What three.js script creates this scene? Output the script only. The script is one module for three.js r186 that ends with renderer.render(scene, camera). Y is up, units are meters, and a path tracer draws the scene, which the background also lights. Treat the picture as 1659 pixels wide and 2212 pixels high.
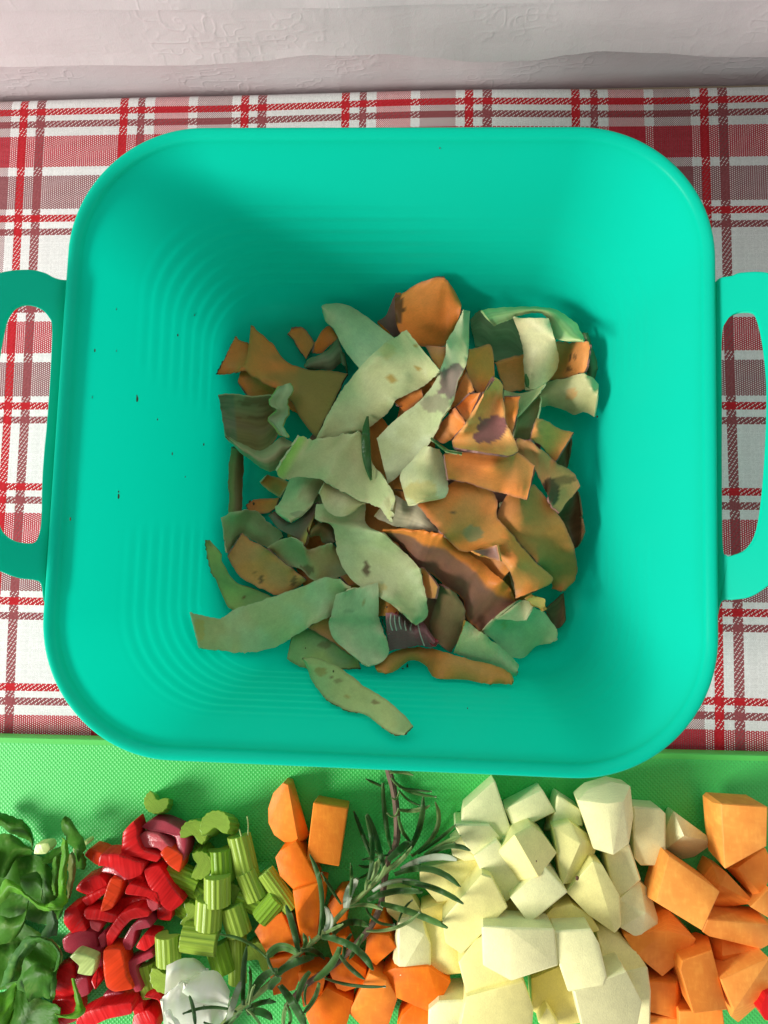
import * as THREE from 'three';
import { ConvexGeometry } from 'three/addons/geometries/ConvexGeometry.js';
import { mergeGeometries, toCreasedNormals } from 'three/addons/utils/BufferGeometryUtils.js';
import { RectAreaLightUniformsLib } from 'three/addons/lights/RectAreaLightUniformsLib.js';

/* ------------------------------------------------------------------ camera, light, exposure */
const scene = new THREE.Scene();
const PW = 1659, PH = 2212, FOC = 1660, EYE = 0.42;             // the photograph's size and focal length in survey pixels, the lens height over the table
const camera = new THREE.PerspectiveCamera(2 * Math.atan(PH / 2 / FOC) * 180 / Math.PI, PW / PH, 0.02, 20);
const FW = new THREE.Vector3(-0.054, -1, -0.089).normalize();
const R0 = new THREE.Vector3().crossVectors(FW, new THREE.Vector3(0, 0, -1)).normalize(), U0 = new THREE.Vector3().crossVectors(R0, FW);
const ROLL = 0.7 * Math.PI / 180;
const RT = R0.clone().multiplyScalar(Math.cos(ROLL)).addScaledVector(U0, Math.sin(ROLL));
const UPV = U0.clone().multiplyScalar(Math.cos(ROLL)).addScaledVector(R0, -Math.sin(ROLL));
camera.position.set(0, EYE, 0); camera.up.copy(UPV); camera.lookAt(camera.position.clone().add(FW)); camera.updateMatrixWorld();

RectAreaLightUniformsLib.init();
scene.background = new THREE.Color(0.62, 0.625, 0.63);            // soft grey daylight all around
const win = new THREE.RectAreaLight(0xfffaf2, 25, 0.66, 0.50);   // the daylight opening to the left and a little to the front
win.position.set(-1.38, 0.80, 0.54); win.lookAt(0, 0, -0.03); win.castShadow = true; scene.add(win);

const renderer = new THREE.WebGLRenderer({ antialias: true });
renderer.toneMapping = THREE.LinearToneMapping; renderer.toneMappingExposure = 1.5; renderer.shadowMap.enabled = true;

/* ------------------------------------------------------------------ helpers */
let seed = 7;
const rnd = () => { seed = (seed * 1664525 + 1013904223) >>> 0; return seed / 4294967296; };
const rr = (a, b) => a + (b - a) * rnd();
const hash = (x, y, s = 0) => { let n = (x * 374761393 + y * 668265263 + s * 974711) | 0; n = Math.imul(n ^ (n >>> 13), 1274126177); return ((n ^ (n >>> 16)) >>> 0) / 4294967296; };
const sm = (t) => t * t * (3 - 2 * t);
const wrap = (i, p) => p ? ((i % p) + p) % p : i;
function vnoise(x, y, p = 0, s = 0, q = p) {
  const i = Math.floor(x), j = Math.floor(y), u = sm(x - i), v = sm(y - j), h = (a, b) => hash(wrap(a, p), wrap(b, q), s);
  return (h(i, j) * (1 - u) + h(i + 1, j) * u) * (1 - v) + (h(i, j + 1) * (1 - u) + h(i + 1, j + 1) * u) * v;
}
const clamp = (x, a = 0, b = 1) => Math.max(a, Math.min(b, x));
const ss = (a, b, x) => sm(clamp((x - a) / (b - a)));
const mix3 = (a, b, t) => [a[0] + (b[0] - a[0]) * t, a[1] + (b[1] - a[1]) * t, a[2] + (b[2] - a[2]) * t];

// survey: a place in the photograph and a height over the table give a point of the room
function at(x, y, h) {
  const dx = FW.x * FOC + RT.x * (x - PW / 2) + UPV.x * (PH / 2 - y), dy = FW.y * FOC + RT.y * (x - PW / 2) + UPV.y * (PH / 2 - y), dz = FW.z * FOC + RT.z * (x - PW / 2) + UPV.z * (PH / 2 - y);
  const t = (h - EYE) / dy; return new THREE.Vector3(dx * t, h, dz * t);
}
function onWall(x, y, z) {
  const d = FW.clone().multiplyScalar(FOC).addScaledVector(RT, x - PW / 2).addScaledVector(UPV, PH / 2 - y);
  const t = z / d.z; return new THREE.Vector3(d.x * t, EYE + d.y * t, z);
}
function pix(p) {
  const y = p.y - EYE, z = p.x * FW.x + y * FW.y + p.z * FW.z;
  return [PW / 2 + FOC * (p.x * RT.x + y * RT.y + p.z * RT.z) / z, PH / 2 - FOC * (p.x * UPV.x + y * UPV.y + p.z * UPV.z) / z];
}
const KD = PW / 2500;
const FR = { D: [0, 0, KD], A: [600, 880, 2.37], B: [1250, 880, 2.212], C: [600, 1600, 2.37], Q: [1250, 1600, 2.212], E: [0, 2350, 2.25], F: [600, 2450, 2.37], G: [1200, 2450, 2.37], H: [1800, 2450, 2.37], I: [0, 2550, 2.825], J: [150, 2600, 3.018] };
const dd = (f, x, y) => [(FR[f][0] + x / FR[f][2]) * KD, (FR[f][1] + y / FR[f][2]) * KD];

const taken = {};
function numbered(n) { const k = taken[n] = (taken[n] ?? -1) + 1; return k ? n + '_' + String(k).padStart(3, '0') : n; }
function tag(o, label, category, group) { o.userData.label = label; o.userData.category = category; if (group) o.userData.group = group; return o; }
function shade(o) { o.castShadow = o.receiveShadow = true; return o; }
function meshAtBase(name, g, m) {            // a mesh whose origin lies at its base
  g.computeBoundingBox(); const b = g.boundingBox, c = new THREE.Vector3((b.min.x + b.max.x) / 2, b.min.y, (b.min.z + b.max.z) / 2);
  g.translate(-c.x, -c.y, -c.z); const o = shade(new THREE.Mesh(g, m)); o.position.copy(c); o.name = name; return o;
}
function thing(name, g, m, label, category, group) { const o = meshAtBase(numbered(name), g, m); scene.add(o); return tag(o, label, category, group); }
function groupAt(name, p, label, category, group) { const o = new THREE.Group(); o.name = numbered(name); o.position.copy(p); scene.add(o); return tag(o, label, category, group); }
function part(name, g, m, parent) { g.translate(-parent.position.x, -parent.position.y, -parent.position.z); const o = shade(new THREE.Mesh(g, m)); o.name = name; parent.add(o); return o; }
function subpart(name, g, m, root, parent) { g.translate(-root.position.x, -root.position.y, -root.position.z); const o = shade(new THREE.Mesh(g, m)); o.name = name; parent.add(o); return o; }

function tex(n, fn, { srgb = false, w = n, h = n } = {}) {
  const d = new Uint8Array(w * h * 4);
  for (let y = 0; y < h; y++) for (let x = 0; x < w; x++) { const c = fn(x, y), k = (y * w + x) * 4; if (typeof c === 'number') { d[k] = d[k + 1] = d[k + 2] = clamp(c) * 255; } else { d[k] = clamp(c[0]) * 255; d[k + 1] = clamp(c[1]) * 255; d[k + 2] = clamp(c[2]) * 255; } d[k + 3] = 255; }
  const t = new THREE.DataTexture(d, w, h); t.wrapS = t.wrapT = THREE.RepeatWrapping; t.magFilter = THREE.LinearFilter; t.minFilter = THREE.LinearMipmapLinearFilter; t.generateMipmaps = true;
  if (srgb) t.colorSpace = THREE.SRGBColorSpace; t.needsUpdate = true; return t;
}
const fbm = (x, y, p, s, o = 4) => { let a = 0, f = 1, g = 0.5; for (let i = 0; i < o; i++) { a += g * vnoise(x * f, y * f, p * f, s + i); f *= 2; g *= 0.5; } return a / (1 - Math.pow(0.5, o)); };

/* ------------------------------------------------------------------ materials */
const grainMap = tex(512, (x, y) => { const a = fbm(x / 512 * 8, y / 512 * 8, 8, 3, 5), b = vnoise(x / 512 * 128, y / 512 * 64, 128, 9, 64), sp = hash(x >> 1, y >> 1, 4) > 0.994 ? 0.1 : 0; return 0.95 + 0.07 * (a - 0.5) + 0.05 * (b - 0.5) - sp; }, { srgb: true });
const grainBump = tex(512, (x, y) => 0.5 * fbm(x / 512 * 16, y / 512 * 16, 16, 21, 4) + 0.5 * vnoise(x / 512 * 90, y / 512 * 60, 90, 5, 60));
const fibreMap = tex(256, (x, y) => { const a = vnoise(x / 256 * 56, y / 256 * 3, 56, 31, 3), b = vnoise(x / 256 * 20, y / 256 * 2, 20, 33, 2); return 0.93 + 0.12 * (a - 0.5) + 0.08 * (b - 0.5); }, { srgb: true });
const fibreBump = tex(256, (x, y) => 0.6 * vnoise(x / 256 * 44, y / 256 * 2, 44, 41, 2) + 0.4 * vnoise(x / 256 * 18, y / 256 * 2, 18, 43, 2));
const leafBump = tex(512, (x, y) => 0.6 * fbm(x / 512 * 6, y / 512 * 6, 6, 51, 4) + 0.4 * vnoise(x / 512 * 30, y / 512 * 30, 30, 5));
const fleckMap = tex(512, (x, y) => { const a = fbm(x / 512 * 6, y / 512 * 6, 6, 131, 4), b = vnoise(x / 512 * 34, y / 512 * 9, 34, 133, 9), c = vnoise(x / 512 * 12, y / 512 * 30, 12, 135, 30); const f = ss(0.6, 0.95, b) * 0.035 + ss(0.6, 0.95, c) * 0.03; return [0.95 + 0.07 * (a - 0.5) + f * 0.5, 0.90 + 0.14 * (a - 0.5) + f * 1.3, 0.86 + 0.16 * (a - 0.5) + f * 1.6]; }, { srgb: true });
const phys = (o) => new THREE.MeshPhysicalMaterial(o);
const rgb = (r, g, b) => new THREE.Color().setRGB(r, g, b);
const M = {
  flesh: phys({ vertexColors: true, map: grainMap, roughness: 0.46, specularIntensity: 0.5, bumpMap: fibreBump, bumpScale: 0.00007, side: THREE.DoubleSide }),
  wet: phys({ vertexColors: true, map: grainMap, roughness: 0.32, specularIntensity: 0.6, bumpMap: grainBump, bumpScale: 0.0003, side: THREE.DoubleSide }),
  skin: phys({ vertexColors: true, map: fibreMap, roughness: 0.46, specularIntensity: 0.5, bumpMap: fibreBump, bumpScale: 0.0001, side: THREE.DoubleSide }),
  leaf: phys({ vertexColors: true, map: grainMap, roughness: 0.40, specularIntensity: 0.2, bumpMap: leafBump, bumpScale: 0.00025, side: THREE.DoubleSide, transmission: 0.25, thickness: 0 }),
  onion: phys({ vertexColors: true, roughness: 0.3, bumpMap: fibreBump, bumpScale: 0.00006, side: THREE.DoubleSide, transmission: 0.12, thickness: 0 }),
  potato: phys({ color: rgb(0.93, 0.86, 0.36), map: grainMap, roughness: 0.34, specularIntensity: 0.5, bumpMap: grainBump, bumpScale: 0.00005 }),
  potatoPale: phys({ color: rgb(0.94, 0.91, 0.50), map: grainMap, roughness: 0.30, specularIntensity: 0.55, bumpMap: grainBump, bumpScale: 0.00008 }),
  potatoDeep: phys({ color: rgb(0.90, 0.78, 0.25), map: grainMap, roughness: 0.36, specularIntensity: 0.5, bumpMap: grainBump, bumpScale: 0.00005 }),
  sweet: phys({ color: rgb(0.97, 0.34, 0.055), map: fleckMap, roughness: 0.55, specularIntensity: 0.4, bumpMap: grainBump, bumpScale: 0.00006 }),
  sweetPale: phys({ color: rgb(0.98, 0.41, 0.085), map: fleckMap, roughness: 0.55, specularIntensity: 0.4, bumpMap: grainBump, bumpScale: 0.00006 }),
  carrot: phys({ color: rgb(0.94, 0.22, 0.012), map: fleckMap, roughness: 0.45, specularIntensity: 0.45, bumpMap: grainBump, bumpScale: 0.00006 }),
  carrotPale: phys({ color: rgb(0.96, 0.30, 0.035), map: fleckMap, roughness: 0.5, specularIntensity: 0.4, bumpMap: grainBump, bumpScale: 0.00006 }),
  red: phys({ color: rgb(0.70, 0.016, 0.018), map: fibreMap, roughness: 0.26, specularIntensity: 0.45, bumpMap: fibreBump, bumpScale: 0.0002 }),
  redOrange: phys({ color: rgb(0.80, 0.06, 0.014), map: fibreMap, roughness: 0.26, specularIntensity: 0.45, bumpMap: fibreBump, bumpScale: 0.0002 }),
  redPink: phys({ color: rgb(0.62, 0.09, 0.11), map: grainMap, roughness: 0.2, specularIntensity: 0.8, bumpMap: grainBump, bumpScale: 0.00008 }),
  redMauve: phys({ color: rgb(0.42, 0.045, 0.07), map: grainMap, roughness: 0.24, specularIntensity: 0.6, bumpMap: grainBump, bumpScale: 0.00008 }),
  celerySide: phys({ color: rgb(0.42, 0.62, 0.07), map: fibreMap, roughness: 1.0, specularIntensity: 0.3, bumpMap: fibreBump, bumpScale: 0.0002, clearcoat: 0.6, clearcoatRoughness: 0.25, transmission: 0.25, thickness: 0 }),
  celeryDeep: phys({ color: rgb(0.28, 0.52, 0.03), map: fibreMap, roughness: 1.0, specularIntensity: 0.3, bumpMap: fibreBump, bumpScale: 0.00016, clearcoat: 0.6, clearcoatRoughness: 0.25, transmission: 0.25, thickness: 0 }),
  celeryEnd: phys({ color: rgb(0.40, 0.60, 0.08), map: grainMap, roughness: 1.0, specularIntensity: 0.3, bumpMap: grainBump, bumpScale: 0.00015, clearcoat: 0.4, clearcoatRoughness: 0.3, transmission: 0.2, thickness: 0 }),
  stalk: phys({ color: rgb(0.52, 0.66, 0.22), map: fibreMap, roughness: 0.35, bumpMap: fibreBump, bumpScale: 0.0001 }),
  twig: phys({ color: rgb(0.17, 0.10, 0.065), map: fibreMap, roughness: 0.75, bumpMap: fibreBump, bumpScale: 0.0006 }),
  greenStem: phys({ color: rgb(0.26, 0.36, 0.12), map: fibreMap, roughness: 0.6, specularIntensity: 0.4, bumpMap: fibreBump, bumpScale: 0.0003 }),
  needle: phys({ vertexColors: true, roughness: 0.5, specularIntensity: 0.35, bumpMap: grainBump, bumpScale: 0.0001, side: THREE.DoubleSide }),
  pot: phys({ color: rgb(0.0, 0.67, 0.475), roughness: 1.0, specularIntensity: 0.1, clearcoat: 0.15, clearcoatRoughness: 0.3, transmission: 0.36, thickness: 0, side: THREE.DoubleSide }),
};

/* ------------------------------------------------------------------ wall of lapped painted planks */
const WZ = -0.306;
const crack = tex(1024, (x, y) => {
  const a = fbm(x / 1024 * 10, y / 1024 * 24, 10, 61, 5), r = Math.abs(vnoise(x / 1024 * 26, y / 1024 * 70, 26, 65, 70) - 0.5) * 2, r2 = Math.abs(vnoise(x / 1024 * 60 + 3, y / 1024 * 120, 60, 67, 120) - 0.5) * 2;
  const where = 0.25 + 0.75 * ss(0.45, 0.66, fbm(x / 1024 * 7, y / 1024 * 12, 7, 71, 3));
  return 0.6 * a + 0.2 * (1 - ss(0, 0.3, r)) * where + 0.18 * (1 - ss(0, 0.35, r2)) * where + 0.06 * hash(x, y, 3);
});
const paintMap = tex(512, (x, y) => { const a = fbm(x / 512 * 6, y / 512 * 10, 6, 81, 5); return [0.765 + 0.07 * (a - 0.5), 0.715 + 0.07 * (a - 0.5), 0.73 + 0.07 * (a - 0.5)]; }, { srgb: true });
const paint = phys({ map: paintMap, roughness: 0.42, bumpMap: crack, bumpScale: 0.0006 });
const wall = new THREE.Group(); wall.name = 'wall'; wall.userData.kind = 'structure'; wall.position.set(0, 0, WZ); scene.add(wall);
function lerpLine(pts, x) { for (let i = 0; i < pts.length - 1; i++) if (x <= pts[i + 1][0] || i === pts.length - 2) { const t = sm(clamp((x - pts[i][0]) / (pts[i + 1][0] - pts[i][0]))); return pts[i][1] + (pts[i + 1][1] - pts[i][1]) * t; } }
const lapLow = [[-400, 150], [0, 141], [200, 137], [400, 135], [560, 129], [690, 115], [830, 112], [930, 122], [1030, 130], [1140, 127], [1230, 115], [1300, 109], [1420, 112], [1540, 118], [1659, 118], [2000, 122]];
const lapHigh = [[-400, 20], [0, 19], [200, 17], [420, 14], [600, 16], [830, 8], [1100, 2], [1300, 0], [1659, -4], [2000, -4]];
function plank(low, height, proud, back) {
  const nx = 220, ny = 26, pos = [], uv = [], ix = [], T = 0.009, lw = low;
  for (let j = -2; j <= ny; j++) for (let i = 0; i <= nx; i++) {
    const px = -330 + 2300 * i / nx, b = onWall(px, lw(px), WZ + proud), t = Math.pow(Math.max(0, j) / ny, 2.2);
    let y = b.y + height * t, z = proud - (proud - back) * Math.pow(t, 1.3) + 0.0014 * (vnoise(i / 13, t * 3 + 5, 0, 3) - 0.5) + 0.0011 * Math.exp(-((t * height / 0.0022) ** 2));
    if (j === -1) { y += -0.0008; z = proud - 0.0015; } if (j === -2) { y += -0.0006; z = proud - T; }
    pos.push(b.x * (1 + 0 * t), y, z); uv.push(b.x / 0.30, (y + z) / 0.30 + height * 7);
  }
  const W = nx + 1; for (let j = 0; j < ny + 2; j++) for (let i = 0; i < nx; i++) { const a = j * W + i; ix.push(a, a + 1, a + W, a + 1, a + W + 1, a + W); }
  const g = new THREE.BufferGeometry(); g.setAttribute('position', new THREE.Float32BufferAttribute(pos, 3)); g.setAttribute('uv', new THREE.Float32BufferAttribute(uv, 2)); g.setIndex(ix); { const c = toCreasedNormals(g, 0.6); g.copy(c); }
  const o = shade(new THREE.Mesh(g, paint)); o.name = 'plank'; wall.add(o); return o;
}
const pLow = plank(() => 420, 0.26, 0.020, 0.006), pMid = plank((x) => lerpLine(lapLow, x), 0.075, 0.035, 0.014), pTop = plank((x) => lerpLine(lapHigh, x), 0.08, 0.036, 0.014);
{ const bs = new THREE.BoxGeometry(1.3, 0.6, 0.02); bs.translate(0, 0.1, -0.013); const o = shade(new THREE.Mesh(bs, paint)); o.name = 'backing'; wall.add(o); }
for (const [x, y, r] of [[100, 121, 0.0032], [712, 94, 0.0040], [1271, 91, 0.0032], [1130, 98, 0.003]]) {
  const p = onWall(x, y, WZ + 0.0325), g = new THREE.SphereGeometry(r, 20, 10); g.scale(1, 1, 0.42); g.translate(p.x, p.y, p.z - WZ - 0.0010);
  const o = shade(new THREE.Mesh(g, paint)); o.name = 'nail_head'; pMid.add(o);
}

// unseen slab added above the table to block light from the sky overhead
{ const g = new THREE.BoxGeometry(2.9, 0.05, 1.75); g.translate(0.35, 1.2, 0.565); const o = shade(new THREE.Mesh(g, new THREE.MeshStandardMaterial({ color: rgb(0.16, 0.12, 0.09), roughness: 0.8 }))); o.name = 'added_sky_blocker'; o.userData.kind = 'structure'; scene.add(o); }

/* ------------------------------------------------------------------ table and checked tablecloth */
{ const g = new THREE.BoxGeometry(1.05, 0.03, 0.72); g.translate(0, -0.017, 0.0785); const o = shade(new THREE.Mesh(g, new THREE.MeshStandardMaterial({ color: 0x8a7a68, roughness: 0.7 }))); o.name = 'table_top'; o.userData.kind = 'structure'; scene.add(o); }
const PX = 0.13135, PZ = 0.1112, NX = 224, NZ = 190;             // one repeat of the check, in metres and in threads
const warpSeq = [[0, 0.037, 'R'], [0.077, 0.114, 'M'], [0.456, 0.491, 'R'], [0.534, 0.566, 'M'], [0.613, 0.764, 'r'], [0.804, 0.959, 'm']];
const weftSeq = [[0, 0.037, 'R'], [0.072, 0.108, 'M'], [0.419, 0.456, 'R'], [0.490, 0.527, 'M'], [0.572, 0.742, 'r'], [0.790, 0.968, 'm']];
const kind = (seq, f) => { for (const [a, b, k] of seq) if (f >= a && f < b) return k; return 'w'; };
const dye = { w: [0.94, 0.94, 0.94], R: [0.77, 0.06, 0.12], r: [0.78, 0.16, 0.23], M: [0.60, 0.29, 0.31], m: [0.60, 0.35, 0.37] };
const TW = 1344, TH = 1140;
const weave = (x, y) => {
  const fi = x / TW * NX, fj = y / TH * NZ, i = Math.floor(fi), j = Math.floor(fj), kw = kind(warpSeq, (i + 0.5) / NX), kf = kind(weftSeq, (j + 0.5) / NZ);
  const cordW = kw === 'R' || kw === 'M', cordF = kf === 'R' || kf === 'M';
  let over;
  if (cordW && cordF) over = kw === 'R' ? true : kf !== 'R';
  else if (cordW) over = (i * 3 + j * 2) % 11 > 1; else if (cordF) over = (i * 2 + j * 3) % 11 < 2;
  else if (kf !== 'w') over = (i + 2 * j) % 4 === 0; else over = (i + j) % 2 === 0;
  const u = fi - i, v = fj - j; const across = over ? u : v, along = over ? v : u;
  const hgt = Math.sin(Math.PI * clamp(across, 0.02, 0.98)) * (0.72 + 0.28 * Math.sin(Math.PI * along)) * (over === (cordW || (!cordF && over)) ? 1 : 0.85);
  return [over ? kw : kf, hgt, i, j, over];
};
const clothMap = tex(0, (x, y) => { const [k, h, i, j, o] = weave(x, y), c = dye[k], n = (hash(o ? i : j, o ? 0 : 1, 7) - 0.5) * 0.05 + (hash(i, j, 5) - 0.5) * 0.06; return [c[0] + n, c[1] + n, c[2] + n]; }, { srgb: true, w: TW, h: TH });
const clothBump = tex(0, (x, y) => weave(x, y)[1], { w: TW / 2 * 2, h: TH });
const clothMat = phys({ map: clothMap, bumpMap: clothBump, bumpScale: 0.00035, roughness: 0.95, sheen: 0.25, sheenRoughness: 0.8, side: THREE.DoubleSide });
{
  // a sheet with soft unevenness that turns down over the back edge of the table
  const nx = 200, prof = []; const zb = -0.2765, R = 0.006;
  for (let k = 0; k <= 130; k++) prof.push([0.44 + (zb - 0.44) * k / 130, 0, 0.44 - (0.44 - zb) * k / 130]);
  for (let k = 1; k <= 10; k++) { const a = k / 10 * Math.PI / 2; prof.push([zb - R * Math.sin(a), -R * (1 - Math.cos(a)), zb - R * a]); }
  for (let k = 1; k <= 8; k++) prof.push([zb - R, -R - k * 0.01, zb - R * Math.PI / 2 - k * 0.01]);
  const pos = [], uv = [], ix = [], X0 = -0.2411;
  for (const [z, y, s] of prof) for (let i = 0; i <= nx; i++) {
    const x = -0.52 + 1.04 * i / nx, edge = ss(-0.20, -0.272, z);
    const dy = 0.0007 * (vnoise(x * 22, s * 22, 0, 9) - 0.5) * ss(-0.3, -0.26, z) + 0.0012 * (vnoise(x * 9 + 4, 3, 0, 8) - 0.5) * edge;
    const skew = 0.0022 * (vnoise(x * 8, s * 8, 0, 12) - 0.5);
    pos.push(x, y + dy - 0.0004, z + 0.004 * (vnoise(x * 7, 1, 0, 2) - 0.5) * edge); uv.push((x - X0 + skew) / PX, (s + 0.2100 + skew * 0.8) / PZ);
  }
  const W = nx + 1; for (let j = 0; j < prof.length - 1; j++) for (let i = 0; i < nx; i++) { const a = j * W + i; ix.push(a, a + 1, a + W, a + 1, a + W + 1, a + W); }
  const g = new THREE.BufferGeometry(); g.setAttribute('position', new THREE.Float32BufferAttribute(pos, 3)); g.setAttribute('uv', new THREE.Float32BufferAttribute(uv, 2)); g.setIndex(ix); g.computeVertexNormals();
  const o = shade(new THREE.Mesh(g, clothMat)); o.name = numbered('tablecloth'); scene.add(o); tag(o, 'red, mauve and white checked woven tablecloth on the table by the wall', 'tablecloth');
}

/* ------------------------------------------------------------------ green chopping board */
const BT = 0.008;
const dimple = tex(64, (x, y) => { const f = (a, b) => { const dx = Math.min(Math.abs(x - a), 64 - Math.abs(x - a)), dy = Math.min(Math.abs(y - b), 64 - Math.abs(y - b)); return Math.hypot(dx, dy); }; const d = Math.min(f(16, 16), f(48, 48)); return ss(20, 5, d); });
dimple.repeat.set(1, 1);
const scuff = tex(512, (x, y) => { const a = fbm(x / 512 * 5, y / 512 * 5, 5, 91, 4), l = Math.abs(vnoise(x / 512 * 3 + y / 512 * 40, y / 512 * 3, 0, 97) - 0.5); return 0.40 + 0.25 * (a - 0.5) + (l < 0.012 ? 0.08 : 0); });
scuff.repeat.set(0.0085, 0.0085);
const boardMat = phys({ color: new THREE.Color().setRGB(0.065, 0.56, 0.115), roughness: 1, roughnessMap: scuff, bumpMap: dimple, bumpScale: 0.00015 });
const boardEdge = phys({ color: new THREE.Color().setRGB(0.10, 0.58, 0.11), roughness: 0.35 });
{
  const X0 = -0.34, X1 = 0.30, Z0 = 0.0862, Z1 = 0.40, LIP = 0.0034;
  const g1 = new THREE.BufferGeometry(), pos = [], uv = [], ix = [], n = 2;
  const x0 = X0 + LIP, x1 = X1 - LIP, z0 = Z0 + LIP, z1 = Z1 - LIP;
  for (const [x, z] of [[x0, z0], [x1, z0], [x1, z1], [x0, z1]]) { pos.push(x, BT, z); uv.push(x / 0.0023, z / 0.0023); }
  g1.setAttribute('position', new THREE.Float32BufferAttribute(pos, 3)); g1.setAttribute('uv', new THREE.Float32BufferAttribute(uv, 2)); g1.setIndex([0, 2, 1, 0, 3, 2]); g1.computeVertexNormals();
  const root = groupAt('cutting_board', new THREE.Vector3((X0 + X1) / 2, 0.0002, (Z0 + Z1) / 2), 'bright green dimpled plastic cutting board under the chopped vegetables', 'cutting board');
  part('board_face', g1, boardMat, root);
  const prof = [[LIP, BT], [LIP * 0.75, BT + 0.0004], [0.0008, BT + 0.0004], [0, BT - 0.0006], [0, 0.001], [0.0012, 0.0003], [LIP, 0.0003]], p2 = [], i2 = [];
  const cor = [[1, 1], [-1, 1], [-1, -1], [1, -1]];
  for (const [d, y] of prof) for (const [sx, sz] of cor) p2.push(sx > 0 ? X0 + d : X1 - d, y, sz > 0 ? Z0 + d : Z1 - d);
  for (let k = 0; k < prof.length - 1; k++) for (let c = 0; c < 4; c++) { const a = k * 4 + c, b = k * 4 + (c + 1) % 4; i2.push(a, a + 4, b, b, a + 4, b + 4); }
  const l = (prof.length - 1) * 4; i2.push(l, l + 1, l + 2, l, l + 2, l + 3);
  let g2 = new THREE.BufferGeometry(); g2.setAttribute('position', new THREE.Float32BufferAttribute(p2, 3)); g2.setIndex(i2); g2 = toCreasedNormals(g2, 0.7);
  part('board_edge', g2, boardEdge, root);
}

/* ------------------------------------------------------------------ turquoise tub: rings of rounded squares */
const RIM = 0.120, FLO = 0.004, RC = [-0.0190, -0.0570], FC = [-0.0125, -0.0535], ROT = 0.018;
function ringAt(h) {                                             // inner face of the tub at height h
  const t = clamp((h - FLO) / (RIM - FLO)), R = 0.014, e = h - FLO < R ? R - Math.sqrt(Math.max(0, R * R - (R - (h - FLO)) ** 2)) : 0;
  return { cx: FC[0] + (RC[0] - FC[0]) * t, cz: FC[1] + (RC[1] - FC[1]) * t, hx: 0.0985 + (0.1274 - 0.0985) * t - e, hz: 0.0985 + (0.1248 - 0.0985) * t - e, r: 0.034 + (0.050 - 0.034) * t - e * 0.6 };
}
const NR = 240;
function ringPts(q, grow = 0) {
  const hx = q.hx + grow, hz = q.hz + grow, r = Math.max(0.004, q.r + grow), out = [], sx = hx - r, sz = hz - r;
  for (let i = 0; i < NR; i++) {
    const s = i / NR * 4, side = Math.floor(s), f = s - side; let x, z, a;
    // each quarter: a straight run, then a corner
    if (f < 0.5) { const u = f / 0.5 * 2 - 1; [x, z] = [[hx, u * sz], [-u * sx, hz], [-hx, -u * sz], [u * sx, -hz]][side]; }
    else { a = side * Math.PI / 2 + (f - 0.5) / 0.5 * Math.PI / 2; const c = [[sx, sz], [-sx, sz], [-sx, -sz], [sx, -sz]][side]; x = c[0] + r * Math.cos(a); z = c[1] + r * Math.sin(a); }
    out.push([q.cx + x * Math.cos(ROT) - z * Math.sin(ROT), q.cz + x * Math.sin(ROT) + z * Math.cos(ROT)]);
  }
  return out;
}
function insideTub(p, h) {
  const q = ringAt(h), dx = p.x - q.cx, dz = p.z - q.cz, x = Math.abs(dx * Math.cos(ROT) + dz * Math.sin(ROT)), z = Math.abs(-dx * Math.sin(ROT) + dz * Math.cos(ROT));
  const ax = x - (q.hx - q.r), az = z - (q.hz - q.r);
  return ax <= 0 || az <= 0 ? x <= q.hx && z <= q.hz : Math.hypot(ax, az) <= q.r;
}
const tub = groupAt('plastic_tub', new THREE.Vector3(FC[0], 0.0003, FC[1]), 'square turquoise plastic tub with two loop handles, full of vegetable peelings', 'tub');
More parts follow.
